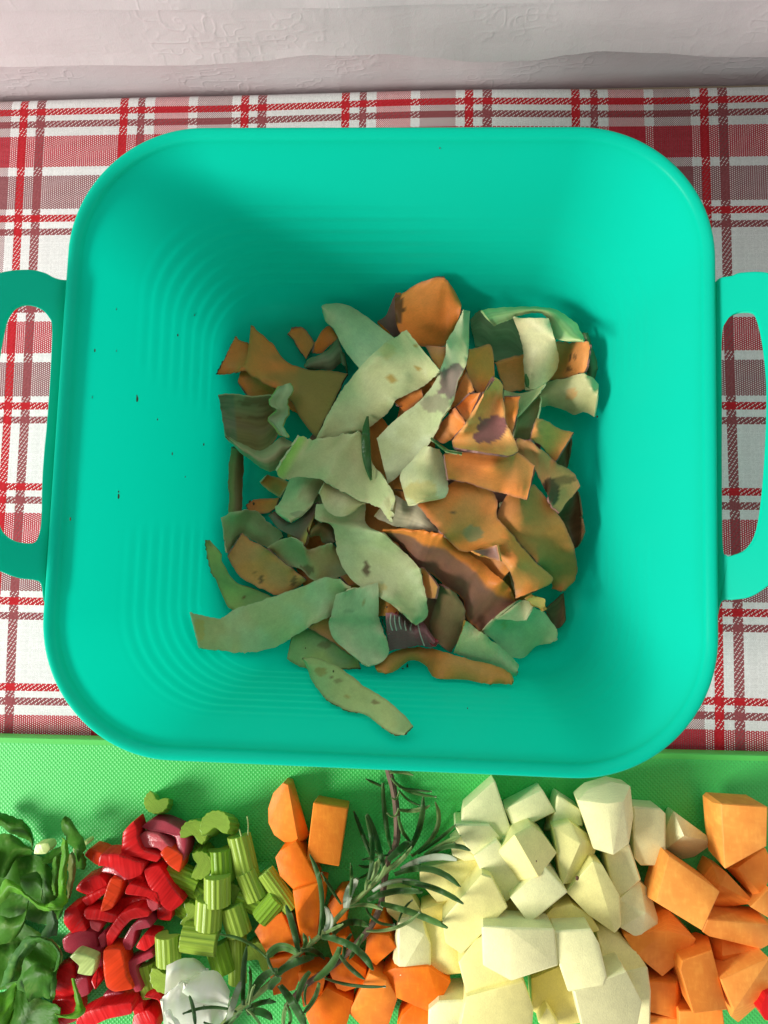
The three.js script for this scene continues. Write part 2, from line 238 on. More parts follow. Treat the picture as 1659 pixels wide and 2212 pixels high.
{
  const loft = (rings) => {
    const pos = [], ix = [];
    for (const [pts, y] of rings) pts.forEach(([x, z], i) => pos.push(x, typeof y === 'function' ? y(i) : y, z));
    for (let k = 0; k < rings.length - 1; k++) for (let i = 0; i < NR; i++) { const a = k * NR + i, b = k * NR + (i + 1) % NR; ix.push(a, a + NR, b, b, a + NR, b + NR); }
    return [pos, ix];
  };
  // inside: floor, bend, wall with shallow moulded ripples, up to the rim
  const rings = [];
  for (const k of [0.001, 0.25, 0.5, 0.75, 0.9]) { const q = ringAt(FLO); rings.push([ringPts({ ...q, hx: q.hx * k, hz: q.hz * k, r: q.r * k }), FLO - (k < 0.8 ? 0.0006 : 0)]); }
  const hs = []; for (let k = 0; k <= 8; k++) hs.push(FLO + 0.014 * (1 - Math.cos(k / 8 * Math.PI / 2))); for (let k = 1; k <= 120; k++) hs.push(FLO + 0.014 + (RIM - 0.0036 - FLO - 0.014) * k / 120);
  for (const h of hs) {
    const q = ringAt(h), base = ringPts(q), env = ss(0.012, 0.022, h) * ss(0.088, 0.070, h);
    const amp = 0.00030 * env, w = Math.sin((h - 0.01) / 0.0082 * Math.PI * 2);
    rings.push([base.map(([x, z], i) => {
      const sideMid = Math.abs(x - q.cx) > q.hx * 0.8 ? ss(0.030, 0.040, Math.abs(z - q.cz + 0.004) - h * 0.12 + 0.006) : 1;
      const k = 1 + amp * w * sideMid * (0.2 + 0.8 * ss(0.05, -0.04, x - q.cx)) / 0.11; return [q.cx + (x - q.cx) * k, q.cz + (z - q.cz) * k];
    }), h]);
  }
  let [pos, ix] = loft(rings);
  let g = new THREE.BufferGeometry(); g.setAttribute('position', new THREE.Float32BufferAttribute(pos, 3)); ix = ix.map((v, i) => v); g.setIndex(ix); g.computeVertexNormals();
  const top = ringAt(RIM - 0.0036);
  part('bowl', g, M.pot, tub);
  // rolled rim
  const rp = [[0, RIM - 0.0037], [0.0003, RIM - 0.0022], [0.0010, RIM - 0.0013], [0.0020, RIM - 0.0006], [0.0030, RIM - 0.0001], [0.0041, RIM], [0.0047, RIM - 0.0004], [0.0051, RIM - 0.0013], [0.0053, RIM - 0.0036], [0.0048, RIM - 0.0046], [0.0018, RIM - 0.0046]];
  const rr2 = rp.map(([d, y]) => [ringPts(top, d), y]); const [pr, ir] = loft(rr2);
  const g3 = new THREE.BufferGeometry(); g3.setAttribute('position', new THREE.Float32BufferAttribute(pr, 3)); g3.setIndex(ir); g3.computeVertexNormals();
  part('rim', g3, M.pot, tub);
  // loop handles lying at rim height
  const HH = RIM - 0.0035;
  const handle = (outer, hole) => {
    const s = new THREE.Shape(new THREE.CatmullRomCurve3(outer.map(([x, y]) => { const p = at(x, y, HH); return new THREE.Vector3(p.x, -p.z, 0); }), true, 'catmullrom', 0.5).getPoints(150).map((p) => new THREE.Vector2(p.x, p.y)));
    s.holes.push(new THREE.Path(new THREE.CatmullRomCurve3(hole.map(([x, y]) => { const p = at(x, y, HH); return new THREE.Vector3(p.x, -p.z, 0); }), true, 'catmullrom', 0.5).getPoints(120).map((p) => new THREE.Vector2(p.x, p.y))));
    let e = new THREE.ExtrudeGeometry(s, { depth: 0.0012, bevelEnabled: true, bevelThickness: 0.0008, bevelSize: 0.0008, bevelOffset: -0.0008, bevelSegments: 6, curveSegments: 4 });
    e.rotateX(-Math.PI / 2); e.translate(0, HH - 0.0030, 0); e.deleteAttribute('uv');
    { const p = e.attributes.position, left = outer[0][0] < 800; for (let i = 0; i < p.count; i++) { const x = p.getX(i), y = p.getY(i), k = left ? (EYE - y - 0.0026 + 0.85 * 0.1525) / (EYE - y - 0.85 * x) : (EYE - y - 0.0026 + 0.85 * 0.1155) / (EYE - y + 0.85 * x); p.setXYZ(i, x * k, EYE - (EYE - y) * k, p.getZ(i) * k); } e.computeVertexNormals(); }
    part('handle', e, M.pot, tub);
  };
  handle([[146, 640], [146, 606], [124, 600], [110, 595], [90, 585], [54, 579], [0, 585], [-40, 605], [-64, 660], [-76, 760], [-82, 920], [-80, 1060], [-66, 1160], [-40, 1215], [0, 1236], [36, 1249], [68, 1253], [84, 1262], [92, 1300], [112, 1240], [118, 1050], [128, 850]],
    [[108, 704], [101, 682], [83, 664], [58, 655], [36, 657], [20, 668], [8, 688], [-2, 730], [-12, 790], [-20, 880], [-22, 960], [-20, 1050], [-14, 1110], [-4, 1146], [20, 1166], [43, 1172], [68, 1172], [79, 1157], [85, 1121], [88, 1017], [99, 891], [106, 783]]);
  handle([[1547, 640], [1553, 601], [1584, 592], [1606, 585], [1659, 585], [1696, 604], [1716, 650], [1728, 740], [1736, 900], [1732, 1060], [1718, 1170], [1698, 1232], [1659, 1269], [1624, 1290], [1588, 1296], [1564, 1299], [1550, 1330], [1543, 1250], [1541, 1050], [1541, 850]],
    [[1568, 689], [1588, 671], [1613, 665], [1637, 668], [1648, 686], [1659, 733], [1667, 801], [1669, 870], [1666, 963], [1658, 1071], [1645, 1150], [1622, 1189], [1588, 1204], [1570, 1204], [1559, 1179], [1557, 1040], [1557, 891], [1557, 729]]);
}

/* ------------------------------------------------------------------ a height chart of what lies where, so that each piece rests on the ones under it */
const CS = 4, GW = Math.ceil(PW / CS) + 60, GH = Math.ceil(PH / CS) + 60, OX = 30 * CS, HF = new Float32Array(GW * GH);
for (let j = 0; j < GH; j++) for (let i = 0; i < GW; i++) {
  const x = i * CS - OX, y = j * CS - OX; let h = 0;
  if (x > 60 && x < 1580 && y > 250 && y < 1700 && insideTub(at(x, y, RIM - 0.002), RIM - 0.002)) {
    if (insideTub(at(x, y, FLO), FLO)) h = FLO; else { let a = FLO, b = RIM - 0.002; for (let k = 0; k < 18; k++) { const c = (a + b) / 2; if (insideTub(at(x, y, c), c)) b = c; else a = c; } h = b; }
  } else if (at(x, y, BT).z > 0.0862) h = BT;
  HF[j * GW + i] = h;
}
function hfMax(x, y, r = 1) { const ci = Math.round((x + OX) / CS), cj = Math.round((y + OX) / CS); let m = -1; for (let j = cj - r; j <= cj + r; j++) for (let i = ci - r; i <= ci + r; i++) if (i >= 0 && j >= 0 && i < GW && j < GH) m = Math.max(m, HF[j * GW + i]); return m; }
function stamp(g, m4) {
  const p = g.attributes.position, ix = g.index, n = ix ? ix.count : p.count, v = new THREE.Vector3();
  const P = new Float32Array(p.count * 3); for (let k = 0; k < p.count; k++) { v.fromBufferAttribute(p, k); if (m4) v.applyMatrix4(m4); const [x, y] = pix(v); P[k * 3] = (x + OX) / CS; P[k * 3 + 1] = (y + OX) / CS; P[k * 3 + 2] = v.y; }
  for (let t = 0; t < n; t += 3) {
    const a = (ix ? ix.getX(t) : t) * 3, b = (ix ? ix.getX(t + 1) : t + 1) * 3, c = (ix ? ix.getX(t + 2) : t + 2) * 3;
    const x0 = P[a], y0 = P[a + 1], x1 = P[b], y1 = P[b + 1], x2 = P[c], y2 = P[c + 1], det = (y1 - y2) * (x0 - x2) + (x2 - x1) * (y0 - y2); if (Math.abs(det) < 1e-9) continue;
    for (let j = Math.max(0, Math.floor(Math.min(y0, y1, y2))); j <= Math.min(GH - 1, Math.ceil(Math.max(y0, y1, y2))); j++) for (let i = Math.max(0, Math.floor(Math.min(x0, x1, x2))); i <= Math.min(GW - 1, Math.ceil(Math.max(x0, x1, x2))); i++) {
      const l0 = ((y1 - y2) * (i - x2) + (x2 - x1) * (j - y2)) / det, l1 = ((y2 - y0) * (i - x2) + (x0 - x2) * (j - y2)) / det, l2 = 1 - l0 - l1;
      if (l0 < -0.15 || l1 < -0.15 || l2 < -0.15) continue; const h = l0 * P[a + 2] + l1 * P[b + 2] + l2 * P[c + 2], k = j * GW + i; if (h > HF[k]) HF[k] = Math.min(h, Math.max(P[a + 2], P[b + 2], P[c + 2]));
    }
  }
}

/* ------------------------------------------------------------------ peelings and leaves: bent sheets with thickness, laid over the pile */
let sheetNo = 0;
function sheet({ f = 'D', s, th = 0.0016, gap = 0.0006, sag = 1e-5, bow = 0, cup = 0, lift = [0, 0], wave = 0, col, under, edge, jag = 2, it = 90, mound = false, slack = 1, step = 5, uvs = 28, own = true }) {
  const id = ++sheetNo, S = s.map(([a, b, c, d]) => [...dd(f, a, b), ...dd(f, c, d)]), N = S.length;
  let len = 0, wid = 0; for (let i = 0; i < N; i++) { wid += Math.hypot(S[i][0] - S[i][2], S[i][1] - S[i][3]) / N; if (i) len += Math.hypot((S[i][0] + S[i][2] - S[i - 1][0] - S[i - 1][2]) / 2, (S[i][1] + S[i][3] - S[i - 1][1] - S[i - 1][3]) / 2); }
  const n = Math.round(clamp(len / step, 8, 110)), m = Math.round(clamp(wid / step, 4, 44));
  const cr = (k, t) => { const i = Math.min(N - 2, Math.floor(t)), u = t - i, p = (q) => S[clamp(q, 0, N - 1)][k], a = p(i - 1), b = p(i), c = p(i + 1), d = p(i + 2); return 0.5 * (2 * b + (c - a) * u + (2 * a - 5 * b + 4 * c - d) * u * u + (3 * b - 3 * c + d - a) * u * u * u); };
  const X = [], Y = [], T = [];
  for (let i = 0; i <= n; i++) {
    const t = i / n * (N - 1); let ax = cr(0, t), ay = cr(1, t), bx = cr(2, t), by = cr(3, t); const w = Math.max(1, Math.hypot(bx - ax, by - ay)), ux = (bx - ax) / w, uy = (by - ay) / w, l = i / n * len;
    const jn = (k) => jag * (1.3 * (vnoise(l / 16, k, 0, id) - 0.5) + 0.9 * (vnoise(l / 5, k + 7, 0, id) - 0.5)) * Math.min(1, w / 12);
    ax += ux * jn(1); ay += uy * jn(1); bx += ux * jn(3); by += uy * jn(3);
    const e = i === 0 ? -1 : i === n ? 1 : 0;
    for (let j = 0; j <= m; j++) { const v = j / m, en = e * jag * 0.9 * (vnoise(v * w / 7, 11 + e, 0, id) - 0.3); X.push(ax + (bx - ax) * v - uy * en); Y.push(ay + (by - ay) * v + ux * en); }
  }
  const W = m + 1, L = (n + 1) * W, Hh = new Float64Array(L); for (let k = 0; k < L; k++) Hh[k] = T[k] = Math.max(hfMax(X[k], Y[k]), mound ? FLO + 0.003 + 0.017 * ss(640, 1060, X[k]) * ss(1440, 1200, Y[k]) * ss(1290, 1160, X[k]) * ss(680, 820, Y[k]) : 0) + th + gap * slack;
  for (let r = 0; r < it; r++) for (let i = 0; i <= n; i++) for (let j = 0; j <= m; j++) {
    const k = i * W + j, a = Hh[i ? k - W : k + W], b = Hh[i < n ? k + W : k - W], c = Hh[j ? k - 1 : k + 1], d = Hh[j < m ? k + 1 : k - 1]; const av = (a + b + c + d) / 4;
    Hh[k] = Math.max(T[k], av - sag);
  }
  const P = [];
  for (let i = 0; i <= n; i++) for (let j = 0; j <= m; j++) { const k = i * W + j, u = i / n, v = j / m; let h = Hh[k] + bow * 4 * v * (1 - v) + cup * (2 * v - 1) ** 2 + lift[0] * (1 - u) ** 3 + lift[1] * u ** 3 + wave * (vnoise(u * len / 38, v * wid / 38 + 3, 0, id + 40) * 2 - 0.6); Hh[k] = Math.max(h, T[k] - 0.0004); P.push(at(X[k], Y[k], Hh[k])); }
  const sign = (() => { const k = Math.floor(n / 2) * W + Math.floor(m / 2); const a = P[k + W].clone().sub(P[k]), b = P[k + 1].clone().sub(P[k]); return a.cross(b).y > 0 ? 1 : -1; })();
  const Nn = P.map((p, k) => { const i = Math.floor(k / W), j = k % W, a = P[i < n ? k + W : k].clone().sub(P[i ? k - W : k]), b = P[j < m ? k + 1 : k].clone().sub(P[j ? k - 1 : k]); const q = a.cross(b).multiplyScalar(sign); return q.lengthSq() > 1e-18 ? q.normalize() : new THREE.Vector3(0, 1, 0); });
  const pos = [], cl = [], uv = [], ix = []; const pxm = 0.00024; const und = under ?? ((u, v) => [0.2, 0.12, 0.06]);
  const put = (p, c, u, v) => { pos.push(p.x, p.y, p.z); cl.push(c[0], c[1], c[2]); uv.push(v * wid * pxm * uvs + id * 0.37, u * len * pxm * uvs + id * 0.61); };
  for (let k = 0; k < L; k++) { const i = Math.floor(k / W), j = k % W, u = i / n, v = j / m; let c = col(u, v, X[k], Y[k]); if (edge && (j === 0 || j === m || i === 0 || i === n)) c = mix3(c, edge, 0.45); put(P[k], c, u, v); }
  const B = P.map((p, k) => { const q = p.clone().addScaledVector(Nn[k], -th); return q; });
  for (let k = 0; k < L; k++) { const i = Math.floor(k / W), j = k % W; put(B[k], und(i / n, j / m), i / n, j / m); }
  const face = (a, b, c) => sign > 0 ? ix.push(a, b, c) : ix.push(a, c, b);
  for (let i = 0; i < n; i++) for (let j = 0; j < m; j++) { const a = i * W + j; face(a, a + W, a + 1); face(a + 1, a + W, a + W + 1); const b = a + L; face(b, b + 1, b + W); face(b + 1, b + W + 1, b + W); }
  const ring = []; for (let j = 0; j <= m; j++) ring.push(j); for (let i = 1; i <= n; i++) ring.push(i * W + m); for (let j = m - 1; j >= 0; j--) ring.push(n * W + j); for (let i = n - 1; i > 0; i--) ring.push(i * W);
  const q0 = 2 * L; ring.forEach((k) => { const i = Math.floor(k / W), j = k % W; const c = edge ?? und(i / n, j / m); put(P[k], c, i / n, j / m); put(B[k], c, i / n, j / m); });
  for (let r = 0; r < ring.length; r++) { const a = q0 + r * 2, b = q0 + ((r + 1) % ring.length) * 2; face(a, a + 1, b); face(b, a + 1, b + 1); }
  const g = new THREE.BufferGeometry(); g.setAttribute('position', new THREE.Float32BufferAttribute(pos, 3)); g.setAttribute('color', new THREE.Float32BufferAttribute(cl, 3)); g.setAttribute('uv', new THREE.Float32BufferAttribute(uv, 2)); g.setIndex(ix); g.computeVertexNormals();
  stamp(g); return g;
}

// colours of flesh and skin, with grain and spots that belong to the piece
const C = { sweet: [0.95, 0.28, 0.05], sweetPale: [0.96, 0.37, 0.10], tan: [0.74, 0.28, 0.06], olive: [0.40, 0.24, 0.05], pale: [0.66, 0.66, 0.36], paleMint: [0.66, 0.71, 0.44], cream: [0.88, 0.78, 0.48], green: [0.40, 0.52, 0.16], mauve: [0.29, 0.14, 0.12], purple: [0.26, 0.105, 0.09], brown: [0.20, 0.105, 0.045], dkOlive: [0.16, 0.12, 0.04], grey: [0.30, 0.28, 0.17], onion: [0.42, 0.33, 0.16], onionDk: [0.22, 0.16, 0.06], leek: [0.38, 0.52, 0.22], leekDk: [0.15, 0.23, 0.11], dk: [0.05, 0.035, 0.02], yel: [0.66, 0.50, 0.13], lime: [0.42, 0.70, 0.16] };
let cno = 0;
function flesh(a, b = a, spots = []) {                            // two tones in broad patches; spots [f, x, y, rx, ry, colour, strength]
  const id = ++cno, sp = spots.map(([f, x, y, rx, ry, c, k = 1]) => [...dd(f, x, y), rx / FR[f][2] * KD, ry / FR[f][2] * KD, c, k]);
  return (u, v, x, y) => {
    let c = mix3(a, b, ss(0.3, 0.7, vnoise(x / 46, y / 46, 0, id) * 0.75 + vnoise(x / 17, y / 17, 0, id + 3) * 0.25)); const g = 0.94 + 0.12 * vnoise(x / 8, y / 8, 0, id + 9); c = [c[0] * g, c[1] * g, c[2] * g];
    for (const [sx, sy, rx, ry, k, w] of sp) { const d = Math.hypot((x - sx) / rx, (y - sy) / ry) + 0.5 * (vnoise(x / 11, y / 11, 0, id + 5) - 0.5); c = mix3(c, k, w * ss(1.02, 0.95, d)); }
    return c;
  };
}
const skinOf = (c) => () => c;
const GP = 'sweet potato peelings in the tub', GQ = 'potato peelings in the tub';
function peel(name, label, cat, group, o, mat = M.flesh) { return thing(name, sheet({ slack: cat.includes('peel') ? 0.35 : 1, ...(/peel|onion skin/.test(cat) ? { lift: [rr(0, 0.005), rr(0, 0.005)], cup: rr(0, 0.0022) } : {}), ...o }), mat, label, cat, group); }
const sweetPeel = (label, s, f, o = {}, g = GP) => peel('sweet_potato_peel', label, 'vegetable peel', g, { f, s, th: 0.0010, edge: C.mauve, under: skinOf(C.purple), col: flesh(C.sweet, C.sweetPale), bow: 0.0012, wave: 0.0004, ...o });
const potPeel = (label, s, f, o = {}, g = GQ) => peel('potato_peel', label, 'vegetable peel', g, { f, s, th: 0.0008, wave: 0.0016, edge: [0.62, 0.60, 0.34], under: skinOf([0.40, 0.30, 0.14]), col: flesh(C.pale, C.paleMint), bow: 0.002, ...o });
const lowS = 'orange sweet potato peel half hidden low in the tub', lowO = 'vegetable peel half hidden low in the tub';

// hidden bottom of the pile: what shows between the upper peelings
for (const [x, y, w, l, a, c] of [[640, 850, 70, 230, 0.6, C.sweet], [760, 900, 90, 260, 2.3, C.mauve], [900, 830, 90, 260, 0.2, C.tan], [1020, 900, 90, 260, 1.2, C.tan], [1100, 1050, 90, 260, 1.9, C.mauve], [760, 1120, 90, 250, 0.4, C.pale], [900, 1180, 90, 270, 2.6, C.mauve], [1040, 1230, 90, 240, 0.5, C.tan], [780, 1290, 90, 250, 2.8, C.tan], [960, 1330, 90, 240, 0.1, C.mauve], [680, 1220, 80, 200, 1.2, C.tan], [1120, 1180, 70, 200, 1.4, C.pale], [860, 1020, 90, 260, 1.0, C.tan], [980, 1050, 90, 260, 2.2, C.mauve], [820, 1200, 90, 260, 1.5, C.tan], [1000, 1150, 90, 260, 0.7, C.tan], [900, 930, 90, 260, 1.7, C.tan]]) {
  const s = []; for (let k = 0; k <= 4; k++) { const t = (k / 4 - 0.5) * l, ww = w / 2 * (0.55 + 0.45 * Math.sin(Math.PI * (0.12 + 0.76 * k / 4))), cx = x + Math.cos(a) * t, cy = y + Math.sin(a) * t; s.push([cx - Math.sin(a) * ww, cy + Math.cos(a) * ww, cx + Math.sin(a) * ww, cy - Math.cos(a) * ww]); }
  peel('vegetable_peel', lowO, 'vegetable peel', 'peelings at the bottom of the tub', { s, th: 0.0018, gap: 0.0002, mound: true, it: 30, col: flesh(c, mix3(c, C.tan, 0.3)), under: skinOf(C.brown), bow: 0.002, wave: 0.0015, sag: 1e-5 });
}
/* lower layers */
sweetPeel(lowS, [[800, 490, 830, 450], [850, 545, 905, 437], [895, 625, 960, 500], [940, 680, 1000, 560]], 'A', { col: flesh(C.sweet, C.tan) }, 'peelings at the bottom of the tub');
sweetPeel(lowS, [[990, 640, 1010, 560], [1060, 640, 1060, 470], [1120, 580, 1120, 425], [1170, 540, 1185, 520]], 'A', { col: flesh(C.tan, C.sweet) }, 'peelings at the bottom of the tub');
peel('onion_skin', 'grey green scrap of onion leaf tucked behind the notched orange peel', 'vegetable peel', undefined, { f: 'A', s: [[920, 740, 950, 765], [950, 690, 1000, 770], [1050, 645, 1060, 765], [1130, 590, 1150, 765], [1190, 525, 1230, 700], [1220, 690, 1250, 790]], th: 0.001, col: flesh(C.grey, C.leekDk), under: skinOf(C.leekDk), bow: 0.003, wave: 0.002 }, M.skin);
sweetPeel(lowS, [[415, 860, 490, 965], [440, 780, 560, 978], [490, 770, 680, 965], [600, 850, 730, 930]], 'A', { col: flesh(C.sweet, C.tan) }, 'peelings at the bottom of the tub');
peel('vegetable_peel', 'narrow brown strip of skin standing along the left floor edge of the tub', 'vegetable peel', undefined, { f: 'A', s: [[365, 1365, 455, 1400], [345, 1500, 455, 1550], [340, 1700, 450, 1700], [345, 1880, 440, 1860]], th: 0.0018, col: (u, v) => mix3([0.34, 0.26, 0.090], C.dkOlive, ss(0.25, 0.6, v)), under: skinOf(C.brown), bow: 0.004 }, M.skin);
sweetPeel(lowS, [[480, 1810, 490, 1860], [540, 1770, 560, 1880], [640, 1760, 640, 1870], [730, 1760, 700, 1840]], 'A', { col: flesh(C.sweet, C.tan) }, 'peelings at the bottom of the tub');
potPeel(lowO, [[640, 1580, 580, 1640], [730, 1600, 650, 1700], [815, 1640, 740, 1745]], 'A', { col: flesh(C.tan, C.olive), gap: 0.004 }, 'peelings at the bottom of the tub');
peel('onion_skin', 'dark brown papery onion skin against the right wall of the tub', 'onion skin', undefined, { f: 'Q', s: [[1250, 150, 1320, 290], [1330, 60, 1350, 400], [1390, -10, 1400, 385], [1420, 160, 1440, 290]], th: 0.0008, gap: 0.012, col: flesh(C.brown, [0.10, 0.05, 0.020]), under: skinOf(C.brown), wave: 0.004 }, M.skin);
peel('onion_skin', 'dark olive papery scrap in the lower right corner of the tub', 'onion skin', undefined, { f: 'Q', s: [[1160, 850, 1190, 900], [1240, 780, 1250, 990], [1290, 730, 1305, 930]], th: 0.0008, gap: 0.002, col: flesh(C.dkOlive, C.brown), under: skinOf(C.brown), wave: 0.003 }, M.skin);
peel('onion_skin', 'dark olive scrap between two orange peels by the right wall', 'vegetable peel', undefined, { f: 'B', s: [[1240, 1390, 1290, 1450], [1290, 1250, 1320, 1410], [1340, 1200, 1345, 1230]], th: 0.001, gap: 0.008, col: flesh(C.dkOlive, C.brown), under: skinOf(C.brown) }, M.skin);
// onion skin cup at the left
{
  const g1 = sheet({ f: 'A', s: [[262, 965, 320, 1280], [370, 962, 400, 1350], [500, 975, 500, 1375], [600, 970, 600, 1390], [670, 965, 700, 1290], [720, 1060, 725, 1180]], th: 0.0008, gap: 0.006, col: (u, v, x, y) => { const st = vnoise(y / 3.2, x / 60, 0, 77); const c = u < 0.22 ? mix3(C.grey, C.leekDk, st) : mix3([0.27, 0.21, 0.075], [0.38, 0.32, 0.160], ss(0.55, 0.2, v) * 0.8 + 0.2 * st); return vnoise(y / 7, x / 300, 0, 79) > 0.8 ? mix3(c, C.brown, 0.55) : c; }, under: skinOf(C.onion), cup: 0.008, sag: 3e-6 });
  const g2 = sheet({ f: 'A', s: [[320, 1270, 325, 1290], [400, 1320, 420, 1395], [490, 1355, 510, 1465], [575, 1395, 610, 1535], [660, 1350, 690, 1552], [745, 1285, 760, 1480], [835, 1335, 815, 1380]], th: 0.0008, gap: 0.004, col: (u, v, x, y) => mix3([0.46, 0.38, 0.200], [0.40, 0.42, 0.220], vnoise((x + y) / 6, (x - y) / 60, 0, 78)), under: skinOf(C.onionDk), bow: 0.008, sag: 3e-6 });
  g1.computeBoundingBox(); const b = g1.boundingBox, root = groupAt('onion_skin', new THREE.Vector3((b.min.x + b.max.x) / 2, b.min.y, (b.min.z + b.max.z) / 2), 'curled brown papery onion skin forming a cup at the left wall', 'onion skin');
  part('inner_side', g1, M.skin, root); part('outer_flap', g2, M.skin, root);
}
// left side
potPeel('thin green peel standing on end against the left wall of the tub', [[168, 378, 202, 378], [175, 470, 280, 480], [200, 600, 300, 560], [260, 720, 400, 700], [330, 880, 560, 760], [400, 920, 690, 820]], 'C', { col: flesh(C.green, [0.28, 0.42, 0.140], [['C', 460, 810, 14, 14, C.brown]]), edge: C.dkOlive });
potPeel('dull green jagged peel above the tan strip at the left', [[285, 200, 325, 490], [440, 148, 370, 430], [560, 170, 450, 340], [680, 255, 560, 400], [760, 345, 650, 440]], 'C', { col: flesh([0.34, 0.40, 0.170], [0.30, 0.42, 0.180]), jag: 5 });
peel('onion_skin', 'greyish brown skin scrap with a yellow edge under the rolled pale peel', 'vegetable peel', undefined, { f: 'C', s: [[700, 150, 650, 180], [840, 240, 720, 280], [1030, 80, 850, 350], [970, 290, 925, 430]], th: 0.0014, col: (u, v) => mix3([0.25, 0.18, 0.120], C.yel, ss(0.75, 0.9, u)), under: skinOf(C.brown), bow: 0.002 });
peel('onion_skin', 'curled dark olive onion root end in the middle of the pile', 'onion skin', undefined, { f: 'C', s: [[970, 300, 980, 350], [1060, 230, 1045, 350], [1150, 280, 1080, 400], [1165, 380, 1150, 410]], th: 0.001, col: flesh(C.onionDk, C.grey), under: skinOf(C.brown), bow: 0.005, jag: 4 }, M.skin);
potPeel('olive tan wavy peel with a dark notch beneath the pale centre peel', [[640, 435, 700, 480], [770, 360, 800, 565], [890, 380, 900, 600], [960, 450, 1000, 690], [1080, 410, 1100, 670], [1170, 430, 1210, 660], [1290, 630, 1280, 645]], 'C', { col: flesh([0.42, 0.36, 0.140], [0.38, 0.38, 0.180], [['C', 900, 610, 110, 45, C.brown, 0.8]]), wave: 0.002 });
sweetPeel('short yellowish orange scrap beside the pale centre peel', [[1205, 650, 1270, 730], [1290, 635, 1320, 715], [1360, 690, 1350, 700]], 'C', { col: flesh(C.tan, C.olive) }, undefined);
sweetPeel('tan orange strip with two dark eyes at the left of the pile', [[445, 320, 335, 500], [520, 380, 390, 610], [640, 440, 480, 690], [760, 540, 600, 750], [860, 615, 730, 800], [945, 690, 870, 740]], 'C', { col: flesh([0.78, 0.32, 0.096], [0.70, 0.33, 0.124], [['C', 587, 680, 14, 34, C.brown], ['C', 845, 695, 26, 40, C.brown, 0.8], ['C', 545, 615, 12, 12, C.brown, 0.6]]), jag: 2 }, undefined);
potPeel('broad green peel lying flat against the front wall', [[830, 1110, 790, 1290], [960, 1060, 900, 1350], [1100, 1130, 1050, 1365], [1240, 1230, 1210, 1365], [1340, 1300, 1360, 1357]], 'C', { col: flesh([0.30, 0.46, 0.180], C.green, [['C', 1090, 1180, 50, 30, C.dkOlive, 0.6]]), edge: C.dkOlive });
sweetPeel('narrow tan sliver under the pale heart-shaped peel', [[950, 1050, 1120, 945], [1060, 1110, 1140, 1050], [1180, 1190, 1200, 1140], [1300, 1270, 1320, 1230]], 'C', { col: flesh(C.tan, [0.65, 0.31, 0.115]) }, undefined);
// behind
peel('sweet_potato_peel', 'mauve skin side of a peel behind the round orange peel', 'vegetable peel', undefined, { f: 'A', s: [[1490, 390, 1610, 510], [1560, 340, 1680, 510], [1620, 200, 1760, 470], [1660, 190, 1800, 330]], gap: 0.006, col: flesh(C.mauve, [0.36, 0.17, 0.140]), under: skinOf(C.sweet), bow: 0.003 }, M.flesh);
peel('leek_leaf', 'dark green inside of the leek leaf behind the cream peel', 'leek leaf', undefined, { f: 'B', s: [[620, 360, 655, 545], [690, 290, 720, 570], [770, 330, 790, 650], [930, 330, 880, 640], [1010, 560, 1000, 610]], th: 0.001, gap: 0.003, col: (u, v, x, y) => mix3(C.leekDk, [0.20, 0.30, 0.150], vnoise((x - y) / 9, (x + y) / 90, 0, 66)), under: skinOf(C.leek) }, M.skin);
peel('vegetable_peel', 'dark green skin edge beyond the pitted orange strip', 'vegetable peel', undefined, { f: 'B', s: [[1425, 455, 1470, 450], [1450, 540, 1505, 560], [1440, 660, 1535, 670], [1460, 760, 1537, 740], [1480, 840, 1500, 835]], th: 0.001, gap: 0.006, col: flesh(C.leekDk, [0.12, 0.20, 0.080]), under: skinOf(C.leekDk), bow: 0.004 }, M.skin);
sweetPeel('pitted orange strip running under the cream peel to the right wall', [[795, 660, 870, 870], [1000, 605, 1000, 865], [1240, 525, 1190, 795], [1350, 515, 1330, 770], [1440, 508, 1430, 740], [1487, 540, 1465, 690]], 'B', { gap: 0.006, col: flesh(C.sweetPale, [0.96, 0.39, 0.132], [['B', 1340, 628, 10, 20, C.brown], ['B', 1378, 620, 14, 18, C.brown, 0.8], ['B', 1335, 715, 18, 22, C.brown, 0.8]]), jag: 4 }, undefined);
potPeel('pale curved peel below the pitted orange strip', [[1105, 880, 1100, 1000], [1180, 800, 1180, 980], [1290, 780, 1280, 1000], [1420, 745, 1370, 1040], [1500, 770, 1440, 1020], [1548, 830, 1515, 1055]], 'B', { gap: 0.004, col: flesh([0.52, 0.50, 0.229], [0.60, 0.58, 0.299], [['B', 1340, 890, 40, 40, C.tan, 0.5]]), bow: 0.006 }, undefined);
peel('leek_leaf', 'pale green striped leek leaf arching over the cream peel', 'leek leaf', undefined, { f: 'B', s: [[700, 285, 790, 402], [800, 272, 870, 370], [950, 262, 960, 335], [1130, 266, 1110, 305], [1260, 295, 1190, 370], [1370, 370, 1215, 470], [1420, 450, 1300, 507], [1447, 500, 1425, 517]], th: 0.001, gap: 0.014, lift: [0.006, 0], col: (u, v, x, y) => { const st = vnoise(v * 16, u * 2, 0, 60); return mix3(mix3([0.44, 0.60, 0.211], [0.59, 0.70, 0.370], st), C.brown, u < 0.06 && v > 0.6 ? 0.6 : 0); }, under: skinOf(C.leek), bow: 0.004, sag: 4e-6 }, M.skin);
potPeel('cream coloured arched peel at the back right of the pile', [[930, 345, 1185, 345], [960, 420, 1212, 440], [985, 500, 1235, 530], [1000, 600, 1258, 640], [1010, 700, 1245, 715], [1015, 800, 1190, 790], [1010, 865, 1110, 850]], 'B', { gap: 0.006, col: flesh([0.81, 0.72, 0.405], [0.78, 0.74, 0.422]), bow: 0.007, sag: 3e-6 }, undefined);
